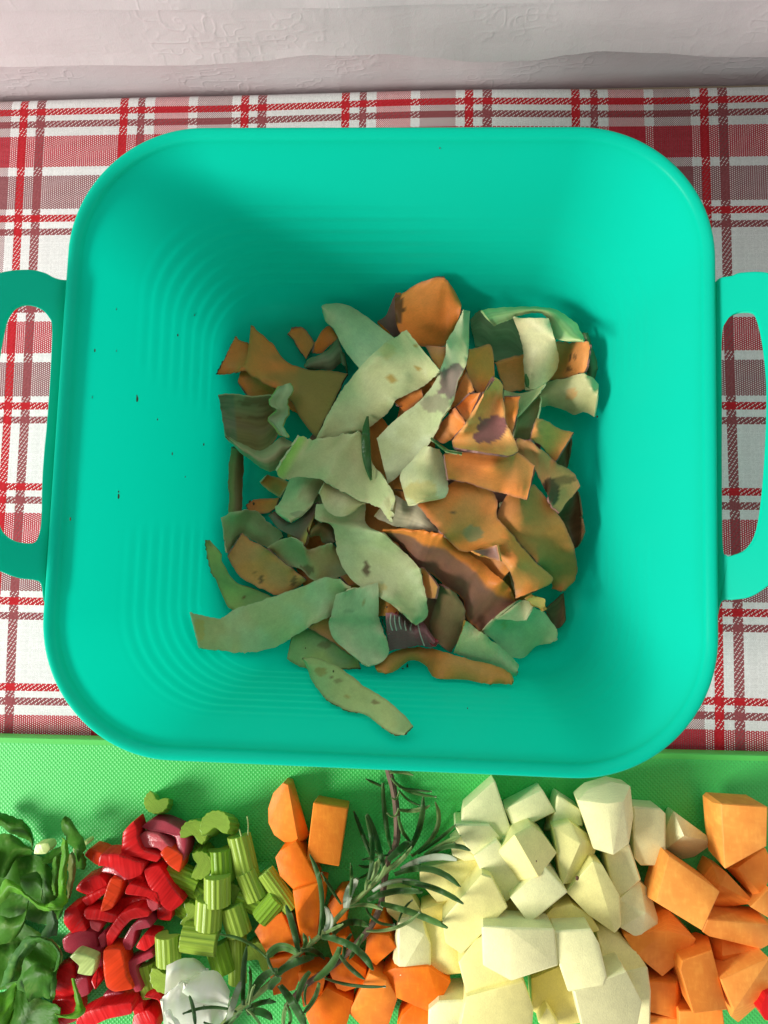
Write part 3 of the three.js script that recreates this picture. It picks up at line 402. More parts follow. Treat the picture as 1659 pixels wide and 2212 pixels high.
potPeel('dull green tail end of the arched cream peel', [[960, 1060, 930, 1215], [1040, 980, 1000, 1220], [1110, 900, 1060, 1235], [1130, 930, 1090, 1150]], 'B', { col: flesh([0.26, 0.28, 0.100], [0.22, 0.24, 0.090]) }, undefined);
potPeel('pale green underside of a peel curling below the cream arch', [[865, 862, 860, 915], [960, 885, 945, 970], [1080, 860, 960, 1062], [1165, 812, 1115, 890]], 'B', { gap: 0.002, col: flesh([0.42, 0.50, 0.194], [0.50, 0.56, 0.264]) }, undefined);
sweetPeel('round orange peel with a dark blotched corner at the back', [[75, 205, 80, 350], [130, 165, 110, 440], [260, 90, 200, 520], [400, 50, 300, 548], [450, 68, 400, 548], [520, 160, 450, 525], [560, 255, 530, 400]], 'B', { gap: 0.008, col: flesh([0.96, 0.27, 0.049], [0.96, 0.31, 0.071], [['B', 90, 260, 55, 120, [0.09, 0.05, 0.020], 0.9]]), bow: 0.006 }, undefined);
sweetPeel('square orange peel scrap behind the purple-spotted triangle', [[615, 570, 590, 700], [690, 555, 620, 800], [775, 548, 690, 890], [798, 760, 760, 850]], 'B', { gap: 0.003, col: flesh(C.sweet, C.tan) }, undefined);
sweetPeel('pinkish orange peel scrap beneath the round orange peel', [[300, 545, 445, 552], [330, 610, 442, 640], [380, 700, 415, 720]], 'B', { gap: 0.002, col: flesh([0.85, 0.39, 0.194], C.sweetPale) }, undefined);
for (const [s, o] of [[[[590, 730, 450, 1010], [630, 800, 480, 1000], [652, 860, 525, 970]], {}], [[[620, 890, 520, 980], [660, 885, 560, 1050], [695, 880, 600, 1095]], {}], [[[510, 985, 340, 1180], [580, 1085, 420, 1248], [570, 1130, 480, 1218]], { bow: 0.003 }], [[[270, 850, 282, 915], [180, 870, 210, 970], [110, 900, 150, 1015], [75, 945, 118, 985]], {}], [[[865, 912, 976, 908], [862, 1000, 960, 1030], [880, 1090, 920, 1198]], { gap: 0.004 }]]) sweetPeel('small orange peel scrap crowded between the long pale peel and the spotted triangle', s, 'B', o, 'small orange scraps in the tub');
// right
sweetPeel('curled light orange chip by the right wall', [[1095, 1060, 1050, 1215], [1180, 1090, 1130, 1260], [1270, 1140, 1180, 1320], [1365, 1165, 1232, 1388]], 'B', { gap: 0.010, col: flesh([0.96, 0.37, 0.115], C.sweetPale), bow: 0.004 }, undefined);
sweetPeel('broad brownish orange oval peel on the right of the pile', [[880, 30, 1080, -50], [810, 190, 1230, 130], [900, 290, 1310, 260], [1000, 400, 1360, 380], [1110, 520, 1388, 520], [1200, 640, 1378, 630], [1210, 700, 1300, 718]], 'Q', { gap: 0.004, col: flesh([0.78, 0.26, 0.061], [0.66, 0.26, 0.071]), bow: 0.004 }, undefined);
sweetPeel('twisted orange peel with a black stain by the right wall', [[950, 1210, 960, 1310], [1060, 1240, 1080, 1420], [1170, 1320, 1140, 1540], [1230, 1385, 1180, 1620], [1370, 1470, 1210, 1690], [1412, 1560, 1260, 1748]], 'B', { gap: 0.004, col: flesh([0.85, 0.37, 0.141], [0.65, 0.33, 0.124], [['B', 1200, 1590, 60, 90, C.dk, 0.85], ['B', 1300, 1510, 70, 30, C.brown, 0.7]]), jag: 4 }, undefined);
peel('onion_skin', 'translucent greyish onion layer between pale and orange peels', 'onion skin', undefined, { f: 'Q', s: [[60, 10, -70, 180], [150, 70, 50, 235], [240, 90, 170, 268], [340, 210, 300, 280], [430, 300, 420, 308]], th: 0.0012, gap: 0.004, col: (u, v, x, y) => mix3([0.44, 0.40, 0.270], [0.57, 0.50, 0.317], vnoise((x + y * 0.6) / 6, (x - y) / 80, 0, 52)), under: skinOf(C.onion), bow: 0.002 }, M.skin);
sweetPeel('long peel showing reddish brown skin with a bright orange edge', [[-10, 268, -20, 330], [200, 272, 150, 400], [330, 290, 230, 540], [450, 320, 350, 600], [560, 410, 450, 690], [680, 490, 560, 770], [800, 590, 590, 900], [900, 680, 640, 960], [945, 790, 690, 1003]], 'Q', { gap: 0.003, col: (u, v, x, y) => { const n = vnoise(x / 14, y / 14, 0, 33), e = ss(0.33, 0.22, v + 0.10 * ss(0.45, 0.25, u) * -1 + 0.05 * (n - 0.5) + 0.25 * ss(0.85, 1, u)); return mix3(mix3([0.27, 0.12, 0.085], [0.36, 0.15, 0.090], n), C.sweet, e); }, under: skinOf(C.sweet), edge: C.sweet, bow: 0.005 }, undefined);
sweetPeel('long orange peel narrowing to a squared tip over the reddish peel', [[560, -110, 240, 95], [700, -90, 320, 200], [815, 60, 440, 325], [812, 180, 570, 432], [900, 280, 770, 400], [980, 380, 838, 490], [1080, 500, 915, 590], [1215, 620, 940, 700], [1180, 680, 945, 775]], 'Q', { gap: 0.003, col: flesh([0.96, 0.29, 0.061], [0.82, 0.33, 0.088], [['Q', 640, 300, 75, 60, [0.34, 0.31, 0.150], 0.8], ['Q', 840, 400, 70, 60, C.olive, 0.5], ['Q', 505, 150, 14, 12, C.brown]]), bow: 0.003 }, undefined);
sweetPeel('purple skin flap folded under the squared orange tip', [[640, 430, 700, 455], [740, 405, 760, 480], [815, 380, 838, 500]], 'Q', { col: flesh([0.34, 0.17, 0.130], C.mauve), edge: C.sweetPale }, undefined);
// front right
sweetPeel('tan brown peel with fuzzy skin in front of the reddish peel', [[395, 670, 520, 730], [375, 780, 580, 840], [340, 900, 582, 940], [320, 960, 545, 1060], [360, 1070, 480, 1160]], 'Q', { gap: 0.002, col: flesh([0.40, 0.22, 0.110], [0.34, 0.21, 0.100]), bow: 0.004 }, undefined);
sweetPeel('small yellowish tan scrap beside the pale centre peel', [[255, 550, 280, 640], [310, 575, 310, 760], [390, 690, 370, 765]], 'Q', { gap: 0.002, col: flesh([0.65, 0.32, 0.096], C.tan) }, undefined);
potPeel('wet pale peel spread flat in the front right corner', [[820, 880, 710, 1000], [980, 785, 800, 1090], [1080, 830, 900, 1190], [1170, 890, 1010, 1190], [1240, 1000, 1100, 1112], [1248, 1060, 1200, 1092]], 'Q', { gap: 0.002, col: flesh([0.60, 0.66, 0.334], [0.67, 0.72, 0.405], [['Q', 860, 960, 20, 40, C.yel, 0.5]]), jag: 3 }, undefined);
potPeel('small folded pale flap on top of the wet pale peel', [[870, 870, 805, 918], [960, 805, 920, 925], [1010, 785, 1005, 932], [1083, 812, 1020, 920]], 'Q', { col: flesh([0.60, 0.62, 0.290], C.pale), bow: 0.003 }, undefined);
peel('potato_peel', 'yellow frayed scrap behind the wet pale peel', 'vegetable peel', undefined, { f: 'Q', s: [[1080, 752, 1015, 782], [1150, 780, 1090, 810], [1170, 828, 1130, 852]], col: flesh(C.yel, [0.40, 0.38, 0.100]), under: skinOf(C.olive), jag: 5 });
thing('potato_peel', sheet({ f: 'Q', s: [[590, 930, 500, 1160], [690, 1005, 600, 1200], [800, 1090, 750, 1260], [900, 1170, 880, 1320], [975, 1250, 950, 1335]], th: 0.0016, gap: 0.003, col: flesh([0.62, 0.66, 0.317], [0.59, 0.66, 0.352]), under: skinOf(C.olive), bow: 0.005 }), M.wet, 'glistening wet pale peel above the front orange strip', 'vegetable peel');
sweetPeel('wavy orange strip lying along the front of the pile', [[-70, 1250, -45, 1300], [60, 1160, 60, 1302], [200, 1120, 200, 1216], [330, 1130, 300, 1250], [420, 1150, 370, 1342], [590, 1200, 590, 1356], [800, 1250, 750, 1382], [900, 1300, 900, 1388], [936, 1355, 930, 1382]], 'Q', { gap: 0.002, col: flesh([0.80, 0.31, 0.071], [0.70, 0.33, 0.088]), edge: C.olive, bow: 0.003 }, undefined);
{ // red stalk end with pale fibres
  const g = sheet({ f: 'Q', s: [[10, 870, 30, 1148], [110, 890, 150, 1132], [190, 960, 250, 1112], [265, 920, 320, 1122], [372, 1070, 350, 1128]], th: 0.003, gap: 0.001, col: (u, v, x, y) => mix3([0.34, 0.10, 0.120], [0.50, 0.22, 0.240], vnoise(x / 5, y / 20, 0, 14) * (v < 0.5 ? 1 : 0.3)), under: skinOf([0.35, 0.05, 0.060]), bow: 0.004, jag: 3 });
  g.computeBoundingBox(); const b = g.boundingBox, root = groupAt('rhubarb_end', new THREE.Vector3((b.min.x + b.max.x) / 2, b.min.y, (b.min.z + b.max.z) / 2), 'dark pink stalk end with torn pale fibres in the pile', 'stalk end');
  part('stalk', g, M.wet, root);
  const fm = new THREE.MeshStandardMaterial({ color: new THREE.Color().setRGB(0.55, 0.50, 0.44), roughness: 0.5 });
  for (const [x0, y0, x1, y1, bx, by] of [[20, 830, 40, 1030, -15, 930], [50, 880, 60, 1000, 45, 940], [75, 890, 90, 1000, 78, 940], [110, 900, 125, 990, 112, 950], [150, 930, 160, 1000, 150, 960], [200, 950, 190, 1000, 190, 980], [240, 940, 290, 1110, 262, 1030]]) {
    const P = [[x0, y0], [bx, by], [x1, y1]].map(([x, y]) => { const q = dd('Q', x, y); return at(...q, hfMax(...q) + 0.0012); });
    part('fibre', new THREE.TubeGeometry(new THREE.CatmullRomCurve3(P), 10, 0.0003, 6), fm, root);
  }
}
// upper pale peels
potPeel('large pale peel running down the middle of the pile', [[1020, 100, 1400, 90], [1010, 210, 1395, 200], [1130, 260, 1420, 270], [1165, 370, 1540, 330], [1175, 450, 1650, 430], [1215, 570, 1755, 525], [1310, 700, 1819, 611], [1450, 780, 1850, 740], [1573, 857, 1873, 857], [1680, 943, 1873, 964], [1740, 1000, 1790, 1030]], 'C', { gap: 0.002, col: flesh([0.59, 0.64, 0.317], [0.62, 0.66, 0.352], [['C', 1405, 590, 28, 50, [0.12, 0.07, 0.030], 0.9], ['C', 1500, 740, 60, 30, C.yel, 0.5]]), bow: 0.003 }, undefined);
potPeel('long pale peel reaching to the left wall of the tub', [[50, 930, 115, 1205], [150, 960, 250, 1220], [280, 972, 400, 1240], [400, 905, 520, 1235], [560, 855, 680, 1210], [760, 780, 830, 1120], [940, 720, 990, 1030], [1110, 658, 1130, 950], [1290, 740, 1200, 870]], 'C', { gap: 0.002, col: flesh([0.57, 0.60, 0.282], [0.52, 0.66, 0.352], [['C', 110, 1080, 60, 90, C.yel, 0.6]]), bow: 0.003, jag: 3 }, undefined);
potPeel('pale heart-shaped end of a peel over the long left peel', [[1170, 790, 1500, 700], [1140, 930, 1500, 950], [1118, 1020, 1530, 1070], [1150, 1130, 1572, 1240], [1240, 1220, 1510, 1325], [1350, 1310, 1430, 1352]], 'C', { gap: 0.001, col: flesh([0.52, 0.66, 0.370], [0.60, 0.68, 0.387], [['C', 1380, 840, 22, 20, C.olive, 0.7], ['C', 1370, 740, 18, 12, C.olive, 0.7], ['C', 1270, 920, 30, 20, [0.36, 0.44, 0.250], 0.6]]), bow: 0.003 }, undefined);
potPeel('freckled greenish peel resting alone on the front wall', [[912, 1280, 918, 1300], [1000, 1280, 960, 1400], [1100, 1310, 985, 1470], [1200, 1360, 1060, 1570], [1300, 1430, 1150, 1640], [1400, 1510, 1260, 1695], [1500, 1570, 1390, 1725], [1600, 1640, 1500, 1800], [1700, 1725, 1600, 1865], [1769, 1812, 1690, 1882]], 'C', { col: flesh([0.50, 0.56, 0.229], [0.44, 0.56, 0.246], [['C', 1060, 1390, 50, 34, C.olive, 0.6], ['C', 1130, 1435, 20, 12, C.brown, 0.8], ['C', 1200, 1460, 40, 14, C.brown, 0.5], ['C', 1470, 1625, 30, 16, C.brown, 0.7], ['C', 1250, 1580, 30, 12, C.olive, 0.6]]), edge: C.dkOlive, bow: 0.004 }, undefined);
sweetPeel('orange peel with a notched black-edged end pointing at the left wall', [[395, 505, 250, 805], [455, 545, 330, 800], [500, 575, 400, 790], [535, 572, 440, 780], [512, 432, 478, 778], [560, 452, 520, 815], [680, 570, 600, 865], [780, 690, 720, 928], [950, 765, 830, 1010], [1100, 770, 895, 1135], [1260, 795, 1020, 1290]], 'A', { gap: 0.006, col: (u, v, x, y) => { const n = vnoise(x / 22, y / 22, 0, 44); let c = mix3(mix3([0.95, 0.25, 0.053], [0.82, 0.27, 0.071], n), [0.38, 0.23, 0.060], ss(0.6, 0.8, u + 0.15 * (n - 0.5))); return c; }, edge: C.dk, bow: 0.003, jag: 3 }, undefined);
peel('vegetable_peel', 'pale green torn ruffled scrap beside the onion skin cup', 'vegetable peel', undefined, { f: 'A', s: [[745, 890, 825, 870], [690, 950, 830, 930], [650, 1030, 800, 1000], [705, 1080, 800, 1100], [655, 1150, 765, 1180], [700, 1200, 780, 1240], [740, 1270, 800, 1285]], th: 0.001, gap: 0.002, col: flesh([0.40, 0.52, 0.300], [0.47, 0.56, 0.299]), under: skinOf(C.green), wave: 0.004, jag: 4 }, M.skin);
potPeel('horn-shaped pale peel at the back of the pile', [[1060, 270, 1062, 300], [1130, 255, 1090, 390], [1250, 265, 1150, 450], [1370, 330, 1210, 570], [1490, 420, 1270, 660], [1640, 540, 1365, 775]], 'A', { gap: 0.008, col: flesh([0.62, 0.72, 0.440], [0.67, 0.72, 0.422]), bow: 0.005, jag: 1 }, undefined);
potPeel('long pale strip crossing the pile with a mauve skin patch', [[570, 285, 617, 295], [550, 330, 612, 480], [500, 430, 605, 600], [450, 520, 590, 690], [440, 620, 540, 780], [395, 740, 500, 940], [330, 860, 420, 1060], [230, 960, 370, 1180], [100, 1060, 290, 1290], [0, 1150, 190, 1400], [-50, 1210, 30, 1540]], 'B', { gap: 0.003, col: flesh([0.60, 0.64, 0.334], [0.67, 0.72, 0.422], [['B', 500, 800, 110, 130, [0.28, 0.19, 0.170], 0.9], ['B', 380, 960, 110, 60, [0.38, 0.32, 0.220], 0.7]]), bow: 0.003, jag: 1.5 }, undefined);
potPeel('short pale peel with a yellow end over the orange strips', [[290, 1260, 400, 1290], [200, 1370, 440, 1390], [120, 1465, 460, 1490], [135, 1580, 462, 1590], [155, 1650, 432, 1640], [172, 1690, 300, 1668]], 'B', { gap: 0.002, col: flesh([0.70, 0.68, 0.352], [0.75, 0.74, 0.440], [['B', 270, 1600, 130, 80, [0.67, 0.52, 0.158], 0.6]]), bow: 0.004 }, undefined);
sweetPeel('wide orange strip lying below the spotted triangle', [[430, 1320, 460, 1500], [600, 1310, 600, 1530], [880, 1335, 800, 1592], [965, 1312, 940, 1632], [1085, 1408, 1032, 1654]], 'B', { gap: 0.002, col: flesh([0.95, 0.31, 0.071], [0.89, 0.34, 0.096]), bow: 0.003, jag: 1.5 }, undefined);
sweetPeel('triangular orange peel with a round purple skin spot', [[795, 762, 788, 775], [850, 815, 700, 910], [862, 930, 640, 1010], [880, 1090, 590, 1100], [915, 1170, 520, 1190], [962, 1295, 488, 1240], [890, 1338, 512, 1278]], 'B', { gap: 0.003, step: 3.5, col: flesh([0.96, 0.35, 0.105], [0.96, 0.47, 0.141], [['B', 770, 1135, 108, 100, [0.30, 0.12, 0.110], 1], ['B', 690, 1200, 60, 42, [0.30, 0.12, 0.110], 1]]), bow: 0.002, jag: 2 }, undefined);
potPeel('broad freckled pale strip bent across the top of the pile', [[1712, 461, 1969, 771], [1640, 505, 1900, 850], [1530, 580, 1780, 930], [1360, 745, 1640, 1000], [1230, 900, 1560, 1110], [1170, 1000, 1470, 1180], [1110, 1110, 1400, 1240], [1020, 1290, 1350, 1290], [900, 1500, 1150, 1560], [825, 1600, 1072, 1650], [740, 1780, 1000, 1790], [700, 1830, 930, 1880], [725, 1885, 870, 1922], [800, 1938, 835, 1942]], 'A', { gap: 0.003, col: flesh([0.60, 0.64, 0.326], [0.67, 0.66, 0.334], [['A', 1600, 830, 30, 34, [0.50, 0.33, 0.080], 0.9], ['B', 230, 545, 16, 12, [0.50, 0.33, 0.080], 0.9], ['B', 240, 705, 20, 18, [0.50, 0.33, 0.080], 0.9], ['A', 900, 1880, 70, 30, C.grey, 0.6], ['A', 1560, 620, 60, 60, C.yel, 0.35]]), bow: 0.005, lift: [0.003, 0.004], jag: 2 }, undefined);
potPeel('thin pale layer folded under the torn pale sheet', [[1080, 1640, 1040, 1720], [1180, 1690, 1100, 1850], [1280, 1740, 1230, 1897], [1400, 1795, 1390, 1802]], 'A', { gap: 0.0015, col: flesh([0.57, 0.58, 0.264], C.pale), bow: 0.002 }, undefined);
potPeel('torn pale sheet with a bright green edge on top of the pile', [[885, 1275, 708, 1550], [950, 1300, 770, 1617], [1020, 1300, 870, 1587], [1160, 1285, 1000, 1602], [1250, 1265, 1100, 1635], [1365, 1270, 1200, 1690], [1440, 1450, 1330, 1760], [1500, 1560, 1420, 1795], [1570, 1660, 1500, 1830], [1625, 1745, 1560, 1900], [1608, 1860, 1588, 1942]], 'A', { gap: 0.002, th: 0.0012, col: (u, v, x, y) => { const n = vnoise(x / 20, y / 20, 0, 71), g = mix3([0.57, 0.60, 0.299], [0.62, 0.62, 0.317], n); return mix3(mix3(g, C.lime, ss(0.13, 0.04, u)), [0.70, 0.62, 0.264], ss(0.85, 0.95, u) * 0.4); }, bow: 0.003, lift: [0.006, 0.007], wave: 0.002, jag: 4 }, undefined);
// loose rosemary leaves in the tub
const leafDark = [0.045, 0.13, 0.035];
peel('rosemary_leaf', 'dark green rosemary needle lying upright on the torn pale sheet', 'herb leaf', undefined, { f: 'A', s: [[1405, 1125, 1422, 1125], [1372, 1240, 1430, 1240], [1368, 1400, 1440, 1400], [1395, 1530, 1447, 1560], [1430, 1615, 1446, 1615]], th: 0.0012, col: flesh(leafDark), under: skinOf(C.leek), bow: 0.001, jag: 0.4, step: 3 }, M.wet);
peel('rosemary_leaf', 'thin curved rosemary needle beside the short yellow-ended peel', 'herb leaf', undefined, { f: 'B', s: [[330, 1212, 350, 1212], [395, 1272, 422, 1262], [455, 1308, 475, 1294], [560, 1328, 562, 1316]], th: 0.0012, col: flesh(leafDark), under: skinOf(C.leek), bow: 0.001, jag: 0.3, step: 3 }, M.wet);
peel('rosemary_leaf', 'short rosemary needle end under the cream arched peel', 'herb leaf', undefined, { f: 'B', s: [[1012, 750, 1025, 745], [1012, 800, 1046, 790], [1020, 840, 1044, 840]], th: 0.0012, col: flesh(leafDark), under: skinOf(C.leek), bow: 0.001, jag: 0.3, step: 3 }, M.wet);

/* ------------------------------------------------------------------ diced vegetables on the board */
const boxUV = (g, k = 30) => { const p = g.attributes.position, n = g.attributes.normal, uv = [], o = rnd() * 5; for (let i = 0; i < p.count; i++) { const ax = Math.abs(n.getX(i)), ay = Math.abs(n.getY(i)), az = Math.abs(n.getZ(i)), x = p.getX(i), y = p.getY(i), z = p.getZ(i); const [u, v] = ay >= ax && ay >= az ? [x, z] : ax > az ? [z, y] : [x, y]; uv.push(u * k + o, v * k + o * 0.7); } g.setAttribute('uv', new THREE.Float32BufferAttribute(uv, 2)); return g; };
// a cut piece: corners seen in the photograph, [x, y, k] with k = 1 at the upper face and 0 at the underside
function chunk(f, pts, top, thick, r = 0.0006, lean = 0.10) {
  const hb = Math.max(BT + 0.0002, top - thick), c = [0, 0]; pts.forEach((p) => { c[0] += p[0] / pts.length; c[1] += p[1] / pts.length; });
  const ta = rr(-lean, lean), tb = rr(-lean, lean), out = [], W = [];
  const q0 = at(...dd(f, c[0], c[1]), top);
  for (const [x, y, k = 1] of pts) { const q = at(...dd(f, x, y), top); let h = hb + (top - hb) * k + (k > 0.3 ? (q.x - q0.x) * ta + (q.z - q0.z) * tb : 0); h = Math.max(BT + 0.0014, h); W.push([at(...dd(f, x, y), h), k]); }
  const cx = W.reduce((a, [p]) => a + p.x, 0) / W.length, cz = W.reduce((a, [p]) => a + p.z, 0) / W.length;
  const ball = (p) => { for (const [a, b, d] of [[1, 0, 0], [-1, 0, 0], [0, 1, 0], [0, -1, 0], [0, 0, 1], [0, 0, -1], [0.6, 0.6, 0.5], [-0.6, 0.6, 0.5], [0.6, 0.6, -0.5], [-0.6, 0.6, -0.5]]) out.push(new THREE.Vector3(p.x + a * r, p.y + b * r, p.z + d * r)); };
  for (const [p, k] of W) { const q = new THREE.Vector3(cx + (p.x - cx) * 0.975, p.y - r, cz + (p.z - cz) * 0.975); ball(q); if (k >= 0.5) ball(new THREE.Vector3(cx + (p.x - cx) * 0.93, hb + r, cz + (p.z - cz) * 0.93)); }
  let g = new ConvexGeometry(out); g = toCreasedNormals(g, 0.55); boxUV(g); stamp(g); return g;
}
const POT = 'diced potato on the board', SWE = 'diced sweet potato on the board', CAR = 'chopped carrot on the board', CEL = 'chopped celery on the board', RED = 'chopped red chard stalks on the board', LEA = 'shredded green chard on the board', ONI = 'chopped white onion on the board';
const L0 = BT + 0.021, L1 = BT + 0.031, L2 = BT + 0.040;
const NL = { pot: ["yellow potato corner showing between two rosemary leaf tips", "deep yellow potato piece sunk in the gap below the edge-standing cube", "deep yellow potato piece low between the three biggest blocks", "small potato tip poking up in front of a deep yellow piece", "small pale potato piece touching the silvery rosemary leaf", "potato piece half hidden under crossing rosemary leaves", "flat pale potato piece leaning on the tall pointed wedge", "pale square potato piece between the pointed wedge and the wet block", "small pointed potato piece tucked behind the piece with the dark eye", "pale oblong potato piece sloping under the edge-standing cube", "flat four-sided potato piece under the large wet block", "pale potato cube pressed against two sweet potato cubes", "long slanting potato wedge below the piece with the dark eye", "broad sloping potato piece behind the tall pale block", "pale potato piece at the heap edge beside a square sweet potato cube", "potato piece with a stepped edge beside the rounded chunk", "clean pale potato cube below the edge-standing cube", "deep yellow potato piece wedged behind the tall pale block", "yellowish potato slab half under the biggest block", "wide potato block in front of the yellowish slab", "wide pale potato block in front of the tall pale block", "white square potato block beside a carrot chunk"], sw: ["sweet potato sliver in front of the small square cube", "sweet potato piece sunk in shadow between three cubes", "small square sweet potato cube beside the potato heap", "sweet potato cube in front of the long upright cube", "dark orange sweet potato piece under the five-sided cube", "small sweet potato piece beside the dark orange wedge", "long low sweet potato cube with a rough front face", "sweet potato cube tucked under the potato cube at the heap edge", "long upright sweet potato cube between two other cubes", "large sweet potato cube next to the bright red scrap"], ca: ["carrot chunk under the white-backed rosemary leaf", "carrot chunk between a rosemary stem and the potato pieces", "carrot chunk touching the longest celery stick", "carrot chunk crossed by the green rosemary stem", "small carrot chunk under the broad dark rosemary leaf", "carrot chunk in the middle of the rosemary leaves", "carrot chunk below the crossing of both rosemary stems", "carrot chunk under a pale curved rosemary leaf beside potato", "pale-faced carrot cube in front of the large leaning cube", "wide carrot chunk below the rosemary leaf tips", "carrot chunk between the large leaning cube and a white potato block"] };
const potato = (f, pts, top, mat = M.potato, label = NL.pot.shift(), th = 0.021) => thing('potato_cube', chunk(f, pts, top, th, 0.0008, 0.08), mat, label, 'potato cube', POT);
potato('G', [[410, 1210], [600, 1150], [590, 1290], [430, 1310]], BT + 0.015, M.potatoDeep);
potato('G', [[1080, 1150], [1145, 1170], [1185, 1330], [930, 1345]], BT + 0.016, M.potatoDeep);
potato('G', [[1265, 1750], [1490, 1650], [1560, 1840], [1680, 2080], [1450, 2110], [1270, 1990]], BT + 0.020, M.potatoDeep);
potato('G', [[1320, 2080], [1380, 1985], [1460, 2110], [1400, 2160]], BT + 0.027, M.potato);
potato('G', [[400, 900], [820, 830], [870, 910], [850, 960], [700, 1130], [530, 1150], [400, 1000]], L0 - 0.006, M.potato, 'flat potato slice beneath the rosemary tip');
potato('G', [[640, 700], [710, 640], [770, 740], [818, 820], [745, 832], [655, 790]], L0 - 0.006, M.potatoPale);
potato('G', [[120, 1060], [330, 1110], [400, 1235], [240, 1310], [150, 1230]], L0 - 0.008, M.potato);
potato('G', [[740, 430], [970, 225], [1045, 480], [1110, 655], [980, 690], [880, 640], [718, 550]], L0 - 0.003, M.potatoPale, 'tall pointed potato wedge at the back of the pale heap');
potato('G', [[668, 560], [930, 565], [1010, 660], [840, 808], [770, 740]], L0, M.potatoPale);
potato('G', [[1060, 442], [1340, 295], [1432, 455], [1130, 602]], L0 - 0.004, M.potatoPale);
potato('H', [[0, 430, 0.7], [45, 340], [210, 450], [225, 560], [0, 580], [-60, 600, 0.3]], L0 - 0.004, M.potatoPale);
potato('G', [[820, 800], [990, 680], [1170, 930], [1195, 1010], [1065, 1144], [880, 930]], L0 + 0.003, M.potatoPale);
potato('H', [[625, 425], [830, 438], [862, 470], [862, 850], [842, 866], [680, 866], [640, 820]], L0 - 0.004, M.potatoPale, 'upright oblong potato stick beside the small potato wedge');
potato('H', [[935, 465, 0.75], [1245, 690, 0.5], [1090, 800, 0.1], [1000, 818, 0.1], [870, 745, 0.4], [890, 570, 0.6], [1010, 640, 1]], L0 - 0.006, M.potatoPale, 'small three-sided potato wedge standing apart by the sweet potato', 0.016);
potato('H', [[420, 790], [582, 708], [672, 980], [505, 1122], [450, 960], [388, 800, 0.4]], L0 - 0.001, M.potatoPale);
potato('H', [[5, 575, 0.95], [130, 545, 0.95], [210, 700, 1], [312, 665, 0.6], [322, 760, 0.5], [265, 920, 0.5], [190, 1000, 0.7], [75, 1012, 0.9]], L1 - 0.004, M.potato, 'rounded potato piece with a dark eye near its lower edge').userData.eye = ['H', 186, 968, 0.0011];
potato('H', [[200, 370, 0.85], [275, 288, 0.7], [460, 237, 0.7], [592, 263, 0.65], [615, 490, 0.5], [575, 620, 0.6], [582, 700, 0.75], [465, 787, 0.85], [320, 742, 0.75], [420, 390, 1], [540, 375, 0.93]], L1, M.potatoPale, 'large wet potato block with a pitted face by the tub rim');
potato('H', [[515, 1140, 0.9], [665, 1000, 0.8], [740, 1060, 0.6], [822, 1340, 0.7], [680, 1442, 0.75], [525, 1347, 0.85], [715, 1235, 1]], L0 + 0.003, M.potatoPale);
potato('H', [[110, 1075, 0.8], [310, 842], [375, 870], [510, 1110], [520, 1340], [480, 1388], [280, 1250, 0.9]], L1 - 0.002, M.potato);
potato('H', [[330, 1330, 0.8], [500, 1390, 0.8], [640, 1540], [712, 1645], [560, 1680], [440, 1750], [400, 1760], [370, 1490]], L0, M.potato);
potato('H', [[560, 1690], [722, 1660], [747, 1840], [742, 2120], [640, 2120], [680, 1930]], L0, M.potatoPale);
potato('G', [[430, 1310, 0.8], [560, 1350], [612, 1500], [692, 1550], [717, 1700], [610, 1712], [470, 1652], [470, 1470]], L0 - 0.002, M.potato);
potato('G', [[240, 1300, 0.9], [400, 1240, 0.7], [430, 1400, 1], [470, 1480], [472, 1640], [240, 1727], [195, 1600, 0.8], [215, 1400, 0.9]], L0 + 0.001, M.potatoPale, 'potato chunk with rounded side beside the carrot cubes');
potato('G', [[880, 940], [945, 962], [1067, 1190], [900, 1352], [715, 1552], [600, 1472], [575, 1300], [730, 1130]], L1, M.potato, 'large smooth potato slab tilted by the rosemary leaves');
potato('G', [[1005, 770, 0.55], [1130, 640, 1], [1255, 572, 0.85], [1345, 640, 0.85], [1445, 775, 0.75], [1310, 955, 1], [1130, 997, 0.5]], L1 + 0.002, M.potato, 'potato cube on edge with a tiny brown fleck on its face').userData.eye = ['G', 1292, 838, 0.0006];
potato('G', [[1098, 1122], [1360, 890], [1527, 1075], [1240, 1312], [1400, 868, 0.6]], L1, M.potatoPale);
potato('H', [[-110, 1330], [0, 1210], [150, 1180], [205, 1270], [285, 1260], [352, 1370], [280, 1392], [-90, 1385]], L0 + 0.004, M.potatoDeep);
potato('G', [[700, 1620], [830, 1450], [895, 1420], [900, 1640], [1090, 1750], [1195, 1760], [1000, 1850], [780, 1937], [725, 1690]], L1, M.potato);
potato('H', [[10, 1385], [290, 1370], [350, 1480], [410, 1730], [382, 1797], [125, 1842], [30, 1560]], L2, M.potatoPale, 'tall pale potato block standing highest in the heap');
potato('G', [[985, 1870], [1190, 1770], [1267, 1980], [1200, 2000], [1255, 2130], [700, 2130], [740, 1960], [760, 1890]], L1 + 0.003, M.potato);
potato('H', [[165, 1845], [380, 1790], [560, 1690], [682, 1930], [620, 1962], [645, 2130], [230, 2130], [190, 1920]], L2, M.potatoPale);
potato('G', [[472, 1990], [540, 1930], [752, 1920], [700, 2130], [468, 2130]], L0 + 0.006, M.potatoPale);
potato('G', [[880, 1350, 0.9], [1090, 1360, 1], [1430, 1370, 0.85], [1457, 1640, 0.85], [1100, 1757, 0.95], [890, 1642, 0.85]], L2 + 0.003, M.potatoPale, 'biggest potato block with two bright faces on top of the heap');

